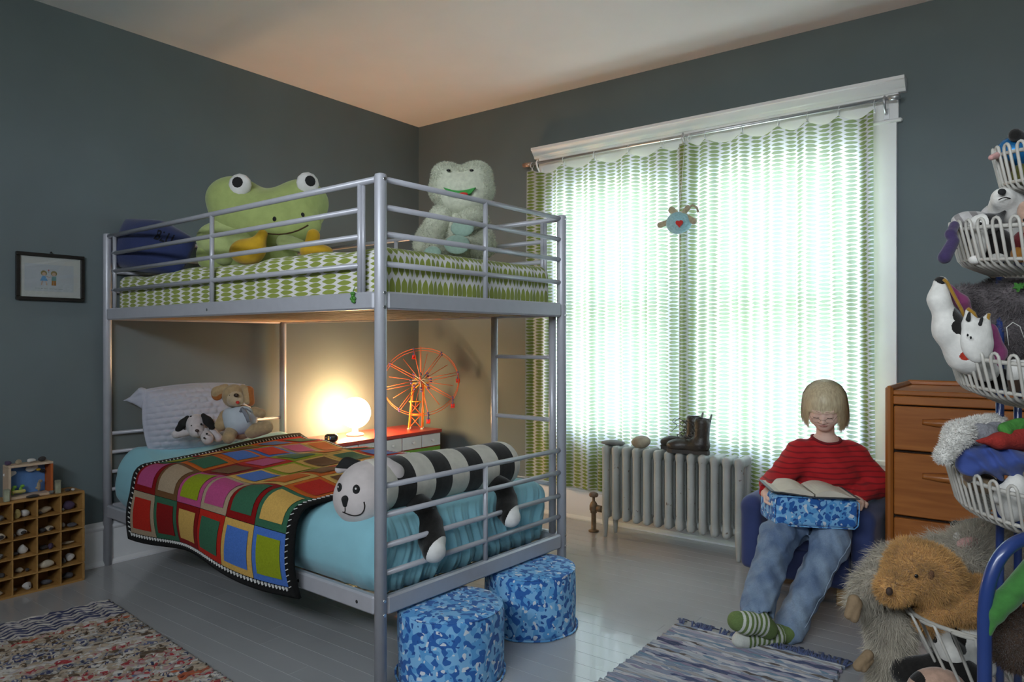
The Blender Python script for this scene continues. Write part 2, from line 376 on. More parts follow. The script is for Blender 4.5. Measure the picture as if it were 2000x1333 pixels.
t.l(t.mix(mask, (.82, .82, .80), (.36, .47, .075)), df.inputs[0]); t.l(t.mix(mask, (.33, .33, .347), (.112, .138, .118)), tr.inputs[0])
t.l(df.outputs[0], mx.inputs[1]); t.l(tr.outputs[0], mx.inputs[2]); t.l(mx.outputs[0], o_.inputs[0])
ROD = M('brushed_steel', (.55, .56, .58), .35, .05, 40, metal=.85); ROD2 = M('clear_ring_plastic', (.7, .72, .76), .25)
# ------------------------------------------------------------------ curtain rod, rings, curtains
YR = -.014
def xat(u, y=YR):                                    # x where the sight line of column u meets the curtain plane
    d = P(u, V0, 1.)-CAM; return CAM[0]+d[0]*(y-CAM[1])/d[1]
rodA = A(.965, YR, 2.232); rodB = A(3.065, YR, 2.238)
rod = thing('curtain_rod', (2.06, YR, 2.22), 'brushed steel curtain rod mounted under the white window cornice', 'curtain rod')
MB().cyl(rodA, rodB, .0095, n=16).build('rod_tube', ROD, rod)
MB().cyl(rodA-(.012, 0, 0), rodA+(.05, 0, 0), .0135, n=16).build('end_cap', M('copper_end', (.55, .38, .30), .35, metal=.6), rod)
MB().cyl(rodB-(.0, 0, 0), rodB+(.05, 0, 0), .0135, n=16).build('end_cap', ROD, rod)
for x in (1.062, 2.045, 3.05):
    MB().tube([(x, YW-.026, 2.178), (x, YW-.05, 2.178), (x, YR, 2.205), (x, YR-.012, 2.232), (x, YR, 2.250), (x, YR+.012, 2.236)], .0055, 8).box((x, YW-.029, 2.178), (.022, .006, .05)).build('rod_bracket', WHITEP if x < 1.2 else ROD, rod)
def curtain(name, label, clips, x0, x1, zb, seed, edge_in):
    rg = np.random.default_rng(seed); root = thing(name, ((x0+x1)/2, YR, 2.2), label, 'curtain', 'leaf print curtains')
    nu, nv = 220, 64; ph = rg.random(8)*6.28
    s = np.linspace(0, 1, nu); x = x0+(x1-x0)*s; cl = np.array(clips)
    pos = np.interp(x, cl, np.arange(len(cl)))        # one unit per clip interval
    f = pos-np.floor(pos); sag = 4*f*(1-f); sag = np.where((x < cl[0]) | (x > cl[-1]), .35, sag)
    span = np.interp(x, cl, np.gradient(cl)); V = []; UV = []
    fold0 = np.cos(2*pi*pos)
    fine = sum(np.sin(2*pi*x*fr_+ph[i])*a for i, (fr_, a) in enumerate(((2.3, .5), (4.1, .5), (6.7, .45), (9.5, .3))))
    for j in range(nv):
        q = j/(nv-1); ztop = 2.194-.022*sag*np.clip(span/.14, .5, 1.4); z = ztop+(zb-ztop)*q
        amp = .016*(1-.35*q); yy = YR-.002-amp*fold0*np.exp(-q*1.5)-(.017*fine+.008*np.sin(2*pi*x*13+ph[5]))*min(1, .15+2.2*q)
        yy = np.clip(yy, -.060, .024)
        xx = x+.006*np.sin(2*pi*pos+ph[6])*q+.010*q*(s-.5)*2
        V.append(np.stack([xx, yy, z], 1))
        if j == nv//2: L = np.concatenate([[0], np.cumsum(np.hypot(np.diff(xx), np.diff(yy)))])
    for j in range(nv): UV.append(np.stack([L/.066, (V[j][:, 2]-2.0)/.0205+.15*sag], 1))
    V = np.vstack(V); F = [(j*nu+i, j*nu+i+1, (j+1)*nu+i+1, (j+1)*nu+i) for j in range(nv-1) for i in range(nu-1)]
    mk('cloth_panel', V, F, cm, root, smooth=True, uv=np.vstack(UV))
    for c in clips:
        tt = np.linspace(0, 2*pi, 15)[:-1]; ri = [(c+.004*math.sin(a), YR+.016*math.cos(a), 2.224+.018*math.sin(a)) for a in tt]
        MB().tube(ri, .0020, 6, True).cyl((c, YR, 2.206), (c, YR, 2.198), .0035, n=8).box((c, YR, 2.191), (.011, .012, .017), bev=.003).build('ring_clip', ROD2, root)
curtain('curtain', 'green leaf print curtain panel nearer the bunk bed, behind the valve end of the radiator', [1.022]+[xat(u) for u in (1101, 1161, 1228, 1293, 1337)], .995, 2.060, .208, 3, 0)
curtain('curtain', 'green leaf print curtain panel hanging behind the boots and the reading child', [xat(u) for u in (1346, 1378, 1450, 1521, 1577, 1639, 1708)], 2.030, 3.006, .218, 8, 1)
# hanging ornament
FUZB = plush('aqua_plush', (.30, .52, .56)); FUZT = plush('tan_plush', (.42, .36, .24)); REDF = M('red_felt', (.55, .03, .02), .8)
oc = A(2.10, -.19, 1.728)
orn = thing('hanging_ornament', oc, 'small round aqua plush with a red heart hanging on a thread before the curtains', 'ornament')
s_ = .0031
blob('body', [E_(oc+A(-.008, 0, 0), (.060, .052, .058)), E_(oc+A(.02, 0, .0), (.05, .045, .045))], FUZB, orn, 26)
for a, b, r in (((-.05, 0, .012), (-.105, -.005, -.002), .014), ((.03, -.005, .05), (.055, -.01, .072), .013), ((.04, 0, .03), (.085, -.005, .0), .015), ((-.02, 0, .055), (-.04, 0, .072), .016)):
    blob('limb', [C_(oc+A(*a), oc+A(*b), r, r*1.15)], FUZT, orn, 16)
MB().tube([oc+A(.05, 0, .07), oc+A(.075, 0, .085), oc+A(.10, 0, .07), oc+A(.108, 0, .045)], .006, 8).build('tail', FUZT, orn)
hp = [(0.016*math.sin(a)**3, 0.001*(13*math.cos(a)-5*math.cos(2*a)-2*math.cos(3*a)-math.cos(4*a))) for a in np.linspace(0, 2*pi, 22)[:-1]]
MB().prism([oc+A(.028+x*1.25, -.052, -.012+z*1.3) for x, z in hp], (0, -.008, 0)).build('heart', REDF, orn)
MB().tube([oc+A(0, 0, .05), A(2.09, -.13, 1.95), A(2.06, -.018, 2.228)], .0012, 6).build('thread', WHITEP, orn)
# ------------------------------------------------------------------ radiator
rm, t = new('chipped_radiator_paint'); o_ = t.n('OutputMaterial'); b_ = t.n('BsdfPrincipled', i_Roughness=.45); t.l(b_.outputs[0], o_.inputs[0])
tc = t.n('TexCoord'); n1 = t.n('TexNoise', i_Scale=26., i_Detail=8., i_Roughness=.7); t.l(tc.outputs['Object'], n1.inputs[0]); n2 = t.n('TexNoise', i_Scale=5., i_Detail=3.); t.l(tc.outputs['Object'], n2.inputs[0])
t.l(t.mix(t.ramp(n1.outputs[0], [(.635, (0, 0, 0)), (.655, (1, 1, 1))]), t.ramp(n2.outputs[0], [(.3, (.33, .345, .33)), (.7, (.46, .48, .46))]), (.16, .12, .09)), b_.inputs['Base Color'])
bp = t.n('Bump', i_Strength=.35, i_Distance=.003); t.l(n1.outputs[0], bp.inputs['Height']); t.l(bp.outputs[0], b_.inputs['Normal'])
rad = thing('radiator', (2.05, -.15, 0), 'cast iron column radiator with chipped grey paint under the window', 'radiator')
x0, pitch, ns = 1.672, .0632, 13
prims = [B_((0, -.208, .3115), (.0188, .025, .205), None, .0180), B_((0, -.155, .4915), (.0188, .078, .0255), None, .0175), B_((0, -.155, .133), (.0180, .074, .0265), None, .0175),
         B_((0, -.098, .312), (.0165, .018, .19), None, .015), C_((0, -.153, .14), (0, -.153, .48), .0125)]
def leg(y): return C_((0, y, .13), (0, y-.004, .004), .022, .013)
sv, sf = nets(prims, 72, .010)
for i in range(ns):
    s = mk('radiator_section', sv+A(x0+i*pitch, 0, 0), sf, rm, rad, smooth=True)
    if i in (0, ns-1):
        for yy in (-.215, -.098): blob('foot', [C_((x0+i*pitch, yy, .15), (x0+i*pitch, yy-.004, .012), .021, .012)], rm, s, 22)
MB().cyl((x0, -.155, .487), (x0+12*pitch, -.155, .487), .017, n=12).cyl((x0, -.155, .134), (x0+12*pitch, -.155, .134), .017, n=12).build('connecting_nipples', rm, rad, kind='stuff')
BRASS = M('tarnished_brass', (.20, .145, .09), .5, .3, 40, .3, metal=.35)
vb = A(1.553, -.145, 0)
vl = MB().lathe(vb, [(.030, .001), (.030, .006), (.020, .010), (.014, .012), (.014, .105), (.019, .108), (.019, .118), (.024, .125), (.024, .15), (.018, .165), (.012, .172), (.008, .176), (.008, .20)], 18).build('valve', BRASS, rad)
MB().lathe(vb, [(.008, .197), (.022, .200), (.027, .207), (.027, .216), (.020, .223), (.006, .226)], 18).build('valve_handle', M('brown_valve_wheel', (.16, .10, .07), .5, .2, 30), vl)
MB().cyl(vb+A(.0, 0, .137), A(x0, -.155, .134), .013).cyl(vb+A(.03, -.002, .137), vb+A(.055, -.005, .137), .02, n=8).build('pipe', BRASS, vl)
STONE = lambda n, c, v=.3: M(n, c, .8, v, 22, .5, 60, dist=.004)
def rock(name, c, r, mat, label, seed, group=None, R=None, rough=.35, parent=None, cat='rock'):
    rg = np.random.default_rng(seed); b = MB().ball((0, 0, 0), 1, n=18); V = np.vstack(b.V); ph = rg.normal(0, 1, (5, 3)); q = rg.random(5)*6
    f = 1+rough*.35*sum(np.sin(V@(ph[i]*1.7)+q[i]) for i in range(5))/1.6; V = V*f[:, None]
    for i in range(4):                                # chip flat facets off
        n = nrm(rg.normal(0, 1, 3)); d = V@n; lim = 1-rough*(.25+.5*rg.random()); V = V-np.maximum(d-lim, 0)[:, None]*n*.85
    V = V*np.broadcast_to(np.asarray(r, float), (3,))
    if R is not None: V = V@np.asarray(R).T
    c = A(*c); V[:, 2] -= V[:, 2].min(); o = mk(name, V+c, b.F, mat, parent, smooth=rough < .3)
    if label: tag(o, label, cat, group)
    return o
rock('flat_stone', (1.695, -.165, .512), (.065, .045, .016), STONE('grey_slate', (.17, .17, .16)), 'flat grey stone lying on the radiator end nearest the bed', 5, R=rot((0, 0, 1), .3), rough=.2)
rock('round_stone', (1.862, -.155, .511), (.057, .05, .034), STONE('speckled_beige_stone', (.36, .31, .23)), 'round beige speckled stone on top of the radiator', 9, rough=.12)
# boots
LEA = M('worn_brown_leather', (.035, .028, .022), .42, .5, 14, .35, 50); SOLE = M('rubber_sole', (.05, .045, .04), .8); LACE = M('boot_lace', (.06, .055, .05), .9); WEB = M('grey_pull_tab', (.20, .21, .19), .9)
def boot(o, R, label):
    T = lambda *p: A(*o)+R@A(*p)                      # local: +x heel, -x toe, z up
    root = thing('boot', o, label, 'boot')
    prims = [C_(T(.055, 0, .06), T(.06, 0, .165), .038, .042), E_(T(.05, 0, .045), (.045, .036, .035), R), C_(T(.02, 0, .045), T(-.06, 0, .04), .036, .030), E_(T(-.085, 0, .040), (.045, .038, .028), R)]
    blob('leather_upper', prims, LEA, root, 72, .03, cut=[C_(T(.062, 0, .20), T(.06, 0, .13), .032), B_(T(0, 0, -.02), (.3, .2, .036), R, .001)])
    sole = MB(); out_ = [T(x, yy, .002) for x, yy in ((.098, 0), (.092, .028), (.06, .036), (.01, .030), (-.04, .034), (-.09, .040), (-.118, .027), (-.13, 0), (-.118, -.027), (-.09, -.040), (-.04, -.034), (.01, -.030), (.06, -.036), (.092, -.028))]
    sole.prism(out_, UP*.020).build('sole', SOLE, root)
    lc = MB(); 
    for i in range(5):
        x = (-.024, -.006, .010, .018, .020)[i]; z = (.074, .086, .102, .124, .146)[i]
        lc.tube(spl([T(x+.014, -.030, z-.004), T(x-.004, -.016, z+.006), T(x-.010, 0, z+.009), T(x-.004, .016, z+.006), T(x+.014, .030, z-.002)]), .0026, 6)
    lc.tube(spl([T(.015, -.02, .155), T(-.02, -.035, .178), T(-.045, -.04, .160), T(-.025, -.03, .135), T(-.050, -.045, .105)]), .0016, 6).tube(spl([T(.012, -.0, .155), T(-.022, -.01, .170), T(-.040, -.02, .15), T(-.018, -.015, .13)]), .0016, 6)
    lc.build('lace', LACE, root)
    MB().tube([T(.092, -.004, .155), T(.101, -.004, .185), T(.108, 0, .208), T(.102, .004, .185), T(.096, .006, .155)], .005, 6).build('pull_tab', WEB, root)
boot((2.09, -.11, .5135), rot((0, 0, 1), .05)@np.eye(3), 'dark lace-up boot on the radiator standing behind the other boot')
boot((2.165, -.185, .5125), rot((0, 0, 1), .12)@np.eye(3), 'dark lace-up boot on the radiator in front, nearer the room')
# ------------------------------------------------------------------ wooden chest of drawers
def wood(name, c1, c2, sc=(1, 1, 14), rough=.32, ring=3.):
    m, t = new(name); o_ = t.n('OutputMaterial'); b = t.n('BsdfPrincipled', i_Roughness=rough); t.l(b.outputs[0], o_.inputs[0]); b.inputs['Coat Weight'].default_value = .08
    tc = t.n('TexCoord'); mp = t.n('Mapping'); mp.inputs['Scale'].default_value = sc; t.l(tc.outputs['Object'], mp.inputs[0])
    nz = t.n('TexNoise', i_Scale=ring, i_Detail=6.0, i_Distortion=.6); t.l(mp.outputs[0], nz.inputs[0]); t.l(t.ramp(nz.outputs[0], [(.25, c1), (.75, c2)]), b.inputs['Base Color'])
    bp = t.n('Bump', i_Strength=.06, i_Distance=.002); t.l(nz.outputs[0], bp.inputs['Height']); t.l(bp.outputs[0], b.inputs['Normal']); return m
MAPLE = wood('honey_maple', (.30, .088, .014), (.47, .160, .032), (1.2, 1.2, 11)); MAPLEV = wood('honey_maple_upright', (.28, .082, .014), (.44, .150, .030), (9, 9, .8)); GAPW = M('dark_gap', (.03, .015, .008), .9)
dx0, dx1, dy0, dy1, dz1 = 3.128, 3.93, -.455, .022, .915
chest = thing('chest_of_drawers', ((dx0+dx1)/2, (dy0+dy1)/2, 0), 'tall honey brown maple chest of drawers beside the reading child', 'dresser')
MB().box(((dx0+dx1)/2, (dy0+dy1)/2+.01, .46), (dx1-dx0-.05, dy1-dy0-.03, .80)).build('carcass', GAPW, chest)
for x in (dx0+.015, dx1-.015): MB().box((x, (dy0+dy1)/2, .46), (.030, dy1-dy0, .92), bev=.010).build('side_panel', MAPLEV, chest)
tp = MB().box(((dx0+dx1)/2, (dy0+dy1)/2, dz1-.022), (dx1-dx0-.058, dy1-dy0-.012, .020), bev=.004); tp.bar((dx0+.012, dy1-.008, dz1-.002), (dx1-.012, dy1-.008, dz1-.002), .016, .024, bev=.006); tp.build('top', MAPLE, chest)
MB().box(((dx0+dx1)/2, dy0+.014, dz1-.052), (dx1-dx0-.06, .024, .036), bev=.004).build('top_rail', MAPLE, chest)
for z0, z1 in ((.658, .842), (.391, .652), (.125, .385)):
    d = MB().box(((dx0+dx1)/2, dy0+.012, (z0+z1)/2), (dx1-dx0-.066, .026, z1-z0-.006), bev=.004).build('drawer', MAPLE, chest)
    zc = z0+(z1-z0)*.66; xs = 3.265+.525*(1-np.cos(pi*np.arange(15)/14))/2; hv = MB(); V = []
    for i, x in enumerate(xs):
        a = max((1-abs((x-3.5275)/.2625)**7), 0)**.5; a = max(a, .60)
        V += [A(x, dy0, zc+.020*a), A(x, dy0-.016*a, zc+.012*a), A(x, dy0-.024*a, zc-.004*a), A(x, dy0-.016*a, zc-.016*a), A(x, dy0, zc-.018*a)]
    F = [(i*5+j, i*5+j+1, (i+1)*5+j+1, (i+1)*5+j) for i in range(14) for j in range(4)]+[(4, 3, 2, 1, 0), tuple(14*5+j for j in range(5))]+[(i*5, (i+1)*5, (i+1)*5+4, i*5+4) for i in range(14)]
    hv.add(np.array(V), F, 0, True).build('handle', MAPLE, d)
MB().box(((dx0+dx1)/2, dy0+.03, .065), (dx1-dx0-.06, .03, .10)).build('plinth', MAPLE, chest)
# ================================================================== bunk bed
STEEL = M('silver_bed_enamel', (.46, .465, .51), .36, .03, 30, .03, 300, metal=.15, dist=.001)
bed = thing('bunk_bed', BED(-1.02, .49, 0), 'silver tubular steel bunk bed with a ladder on its far side', 'bunk bed')
ZT = 1.634
BOLT = M('bolt_steel', (.6, .6, .6), .25, metal=.9); HOLE = M('dark_hole', (.02, .02, .02), .9)
for l, b in ((0, 0), (0, .986), (-2.04, 0), (-2.04, .986)):
    q = MB().tube([BED(l, b, 0), BED(l, b, ZT-.008), BED(l, b, ZT-.002), BED(l, b, ZT)], [.0195, .0195, .0175, .012], 20).build('post', STEEL, bed)
    if l == 0:
        for z in (1.615, 1.258, 1.213, .290, .246): MB().cyl(BED(.016, b-.0, z), BED(.0215, b, z), .0055, n=10).build('bolt', BOLT, q)
def beam(a, b_, z0, z1, th=.028):
    p = MB().bar(a+UP*(z0+z1)/2, b_+UP*(z0+z1)/2, th, z1-z0, bev=.006).build('beam', STEEL, bed); return p
for z0, z1 in ((1.2066, 1.2634), (.2398, .2985)):
    for b in (0, .986):
        p = beam(BED(-2.02, b, 0), BED(-.02, b, 0), z0, z1)
        if b == 0:
            for l in ((-.42, -.10) if z0 < 1 else (-1.05,)): MB().cyl(BED(l, -.0145, (z0+z1)/2-.003), BED(l, -.0125, (z0+z1)/2-.003), .006, n=10).build('bolt_hole', HOLE if z0 < 1 else BOLT, p)
    for l in (0, -2.04): beam(BED(l, .02, 0), BED(l, .966, 0), z0, z1)
def rail(a, b_, r=.0092):
    MB().tube([a, a+(b_-a)*.5, b_], r, 14).build('rail', STEEL, bed)
for zs, b in (((1.619, 1.531, 1.444, 1.351), 0),):
    for bb in (0, .986):
        for i, z in enumerate(zs):
            if bb == .986 and False: pass
            rail(BED(-2.02 if i == 0 else -1.975, bb, z), BED(-.02 if i == 0 else -.10, bb, z), .0105 if i == 0 else .0092)
        for l in (-1.957, -1.035, -.101): MB().cyl(BED(l, bb, 1.262), BED(l, bb, 1.612), .0092, n=14).build('spindle', STEEL, bed)
        MB().cyl(BED(-.088, bb+.004, 1.262), BED(-.088, bb+.004, 1.61), .0065, n=12).build('spindle', STEEL, bed)
for l in (0, -2.04):
    for z in (1.619, 1.531, 1.446, 1.351): rail(BED(l, .018, z), BED(l, .968, z))
    for z in (.647, .554, .457, .370): rail(BED(l, .018, z), BED(l, .968, z))
    MB().cyl(BED(l, .5, 1.262), BED(l, .5, 1.617), .0092, n=14).build('spindle', STEEL, bed)
    MB().cyl(BED(l, .5, .297), BED(l, .5, .645), .0092, n=14).build('spindle', STEEL, bed)
for l in (-.363, -.040): MB().cyl(BED(l, .975, .295), BED(l, .975, 1.21), .0155, n=18).build('ladder_upright', STEEL, bed)
for z in (.50, .771, 1.035): MB().bar(BED(-.35, .975, z), BED(-.05, .975, z), .030, .016, bev=.005).build('ladder_rung', STEEL, bed)
for z in (1.205, .238):
    for i in range(16):
        l = -1.93+i*.122; MB().bar(BED(l, .016, z+.012), BED(l, .970, z+.012), .034, .008, bev=.002).build('slat', M('slat_wood', (.45, .33, .2), .6) if i == 0 and z > 1 else bpy.data.materials['slat_wood'], bed)
# ------------------------------------------------------------------ rounded box with per-face print coordinates
def rbox(name, lo, hi, r, n, mat, parent, B, disp=None, uvf=None):
    """rounded box in bed coordinates (l, b, z)"""
    lo = A(*lo); hi = A(*hi); idx = {}; V = []; F = []; fid = []
    def vid(k):
        if k not in idx: idx[k] = len(V); V.append(lo+(hi-lo)*A(*[k[i]/n[i] for i in range(3)]))
        return idx[k]
    for ax in range(3):
        o1, o2 = (ax+1) % 3, (ax+2) % 3
        for sg in (0, n[ax]):
            for i in range(n[o1]):
                for j in range(n[o2]):
                    f = []
                    for di, dj in ((0, 0), (1, 0), (1, 1), (0, 1)):
                        k = [0, 0, 0]; k[ax] = sg; k[o1] = i+di; k[o2] = j+dj; f.append(vid(tuple(k)))
                    F.append(f if sg else f[::-1]); fid.append(ax*2+(1 if sg else 0))
    V = np.array(V); inn = np.clip(V, lo+r, hi-r); d = V-inn; L = np.linalg.norm(d, axis=1)[:, None]; nn = d/np.maximum(L, 1e-9)
    X = inn+nn*r
    if disp is not None: X = X+nn*disp(X, nn)[:, None]
    Wd = np.array([B(*p) for p in X]); o = mk(name, Wd, F, mat, parent, smooth=True)
    if uvf is not None:
        ul = o.data.uv_layers.new(name='UVMap'); uv = []
        for f, k in zip(F, fid):
            for i in f: uv.append(uvf(V[i], k, lo, hi))
        ul.data.foreach_set('uv', np.array(uv, float).ravel())
    return o
sm, t = new('leaf_sheet_cloth'); o_ = t.n('OutputMaterial'); b_ = t.n('BsdfPrincipled', i_Roughness=.85); t.l(b_.outputs[0], o_.inputs[0]); b_.inputs['Sheen Weight'].default_value = .15
mask = leaf_nodes(t, fat=.47); t.l(t.mix(mask, (.74, .72, .70), (.265, .315, .05)), b_.inputs['Base Color'])
def sheet_uv(p, k, lo, hi):
    l, b, z = p
    if k in (0, 1): return ((hi[0]+hi[2]-z if k else l-(hi[2]-z))/.075, b/.0245)
    if k == 2: return (l/.084, -(hi[2]-z)/.0185+lo[1]/.0185)
    if k == 3: return (l/.075, (b+hi[2]-z)/.0245)
    return (l/.075, b/.0245)
rs = np.random.default_rng(4); PH = rs.random(24)*6.28
def ripple(x, fr, k): return sum(np.sin(2*pi*x*f*(1+.13*i)+PH[(k+i) % 24])/(i+1) for i, f in enumerate(fr))
up_m = thing('mattress', BED(-1.02, .49, 1.22), 'upper bunk mattress in a green and white leaf print sheet', 'mattress', None)
def d_up(X, n):
    return .006*ripple(X[:, 0], (1.3, 2.9), 0)*(n[:, 2] > .3)+.0035*ripple(X[:, 1], (9, 17), 3)*np.clip(n[:, 0], 0, 1)+.003*ripple(X[:, 0], (2.5, 5), 6)*np.clip(-n[:, 1], 0, 1)
rbox('fitted_sheet', (-2.0, .024, 1.2235), (-.026, .955, 1.418), .045, (90, 44, 12), sm, up_m, BED, d_up, sheet_uv)
AQUA = M('aqua_cotton_sheet', (.26, .55, .64), .85, .06, 5, .10, 26, sheen=.2, dist=.01)
lo_m = thing('mattress', BED(-1.02, .49, .26), 'lower bunk mattress in a plain aqua blue sheet gathered at its foot', 'mattress', None)
def d_lo(X, n):
    zl = np.clip((.50-X[:, 2])/.2, 0, 1); g = .55*np.clip((X[:, 0]+.40)/.35, 0, 1)*np.clip(-n[:, 1], 0, 1)*zl**1.5+np.clip(n[:, 0], 0, 1)
    zf = np.clip((.52-X[:, 2])/.2, 0, 1)*.6+.4
    side = np.clip(-n[:, 1], 0, 1)*.034*np.clip((X[:, 2]-.285)/.06, 0, 1)*np.sin(pi*np.clip((X[:, 2]-.27)/.25, 0, 1))
    topw = .050*np.clip((-1.72-X[:, 0])/.18, 0, 1)*np.clip(n[:, 2], 0, 1)*np.clip((X[:, 1]+.02)/.12, .5, 1)+.005*ripple(X[:, 0]+X[:, 1]*.5, (1.1, 2.7, 5), 9)*np.clip(n[:, 2], 0, 1)
    return side+topw+.0070*zf*g*(ripple(X[:, 1]+X[:, 0]*.8+.02*np.sin(X[:, 2]*23+X[:, 1]*7), (13, 25, 43), 2)+.5*np.sin(2*pi*X[:, 2]*3+PH[5]+X[:, 1]*31))
rbox('fitted_sheet', (-2.0, .030, .262), (-.034, .955, .528), .075, (150, 210, 30), AQUA, lo_m, BED, d_lo)
# ------------------------------------------------------------------ patchwork quilt
KN = lambda n, c: M(n, c, .95, .10, 160, .5, 420, sheen=.03, spec=.05, dist=.003)
QC = {'red': KN('red_knit', (.47, .022, .012)), 'dred': KN('dark_red_knit', (.24, .008, .008)), 'sand': KN('sand_knit', (.62, .38, .10)), 'green': KN('bottle_green_knit', (.04, .135, .075)),
      'blue': KN('blue_knit', (.07, .17, .52)), 'lime': KN('lime_knit', (.27, .33, .015)), 'pink': KN('pink_knit', (.46, .075, .21)), 'beige': KN('beige_knit', (.40, .30, .20)),
      'brown': KN('brown_knit', (.16, .075, .03)), 'orange': KN('orange_knit', (.56, .12, .012)), 'black': KN('black_knit', (.012, .012, .012)), 'white': KN('white_yarn', (.7, .7, .68))}
HEM, TOPZ = .232, .552
def qpath(t):                                         # t metres from the near hem: up the side, over the edge, across the bed
    h = .235; r = .07; arc = r*pi/2
    if t < h: return -.052-.018*math.sin(pi*min(t/h, 1)), HEM+t
    if t < h+arc: a = (t-h)/r; return -.052+r*(1-math.cos(a)), HEM+h+r*math.sin(a)
    return -.052+r+(t-h-arc), HEM+h+r
QT = .235+.07*pi/2+.93
def qpt(s, t, off=0.):
    """s 0..1 from the head edge to the foot edge, t metres from the hem"""
    f = min(max((t-.2)/(QT-.2), 0), 1)
    lh = -1.615-.20*f**.75; lf = -.372-.02*f
    def pos(t_):
        b, z = qpath(max(t_, 0)); l = lh+(lf-lh)*s
        wv = .010*math.sin(9*l+1.3)*math.sin(5*b+.4)+.007*math.sin(17*l+3*b)
        if t_ < .235: k = 1-t_/.235; return BED(l+.01*k*math.sin(8*l), b-.004-.020*k*math.sin(7.2*l+.9), z+k*(.014*math.sin(6.5*l+2.2)-.018*max(0, s-.55)))
        return BED(l, b, z+.050*min(max((-1.72-l)/.18, 0), 1)*min(max((b+.02)/.12, .3), 1)+.016*math.sin(pi*min(max(b, 0)/.95, 1))+wv*min(1, (t_-.235)/.1)+.002)
    p = pos(t)
    if off:
        e_ = .01; tt = pos(t+e_)-pos(t-e_ if t > e_ else t); n_ = nrm(np.cross(BE, tt)); p = p+n_*off
    return p
quilt = thing('quilt', BED(-1.0, .45, .5), 'multicoloured knitted patchwork quilt with a black border draped over the lower bunk', 'quilt')
def qgrid(s0, s1, t0, t1, ns, nt_, off):
    return [qpt(s0+(s1-s0)*i/ns, t0+(t1-t0)*j/nt_, off) for j in range(nt_+1) for i in range(ns+1)], [(j*(ns+1)+i, j*(ns+1)+i+1, (j+1)*(ns+1)+i+1, (j+1)*(ns+1)+i) for j in range(nt_) for i in range(ns)]
v1, f1 = qgrid(0, 1, 0, QT, 50, 60, .006); v0_, _ = qgrid(0, 1, 0, QT, 50, 60, -.004); b = MB(); nn = len(v1)
b.add(v1, f1, 0, True); b.add(v0_, [f[::-1] for f in f1], 0, True)
W_ = 51; edge = list(range(50))+[50+51*i for i in range(60)]+[60*51+50-i for i in range(50)]+[51*(60-i) for i in range(60)]
allv = np.vstack([v1, v0_]); b.add(allv, [(edge[(i+1) % len(edge)], edge[i], edge[i]+nn, edge[(i+1) % len(edge)]+nn) for i in range(len(edge))], 0, True)
b.build('backing_cloth', QC['black'], quilt)
cols = [['red/beige', 'pink/dred', 'lime/green', 'sand/dred', 'brown/lime', 'blue/orange', 'green/red'],
        ['dred/green', 'beige/brown', 'green/orange', 'blue/orange', 'red/blue', 'pink/beige', 'orange/sand'],
        ['sand/dred', 'lime/pink', 'brown/dred', 'pink/red', 'green/lime', 'orange/sand', 'red/green'],
        ['green/red', 'pink/beige', 'blue/sand', 'sand/lime', 'brown/sand', 'green/sand', 'blue/red'],
        ['blue/sand', 'green/dred', 'orange/sand', 'brown/orange', 'sand/red', 'red/sand', 'lime/blue'],
        ['lime/blue', 'sand/green', 'red/orange', 'brown/sand', 'blue/orange', 'orange/sand', 'pink/lime']]
s0, s1, t0, t1 = .035, .968, .038, QT-.03
ds = (s1-s0)/6; dt = (t1-t0)/7
for c in range(6):
    for r in range(7):
        inn, outc = cols[c][r].split('/'); a0, a1, c0, c1 = s0+c*ds, s0+(c+1)*ds, t0+r*dt, t0+(r+1)*dt
        b = MB(); V, F = qgrid(a0+.001, a1-.001, c0+.001, c1-.001, 8, 8, .0085); b.add(V, F, 0, True)
        fs, ft = ds*.14, dt*.14; V, F = qgrid(a0+fs, a1-fs, c0+ft, c1-ft, 7, 7, .0112); b.add(V, F, 1, True)
        p = mk('patch', np.vstack(b.V), b.F, [QC[outc], QC[inn]], quilt, b.M, True)
st = MB()
def stitch(s, t, ds_, dt_):
    p0, p1 = qpt(s, t, .009), qpt(s+ds_, t+dt_, .009); st.bar(p0, p1, .004, .003)
for i in range(60):
    x = s0+(s1-s0)*i/60; stitch(x, .036, .004, -.012); stitch(x+.006, .036, 0, -.010); stitch(x, QT-.028, .004, .012)
for i in range(62):
    x = t0+(t1-t0)*i/62; stitch(.033, x, -.011, .004); stitch(.970, x, .010, .005)
st.build('stitching', QC['white'], quilt, 'stuff')
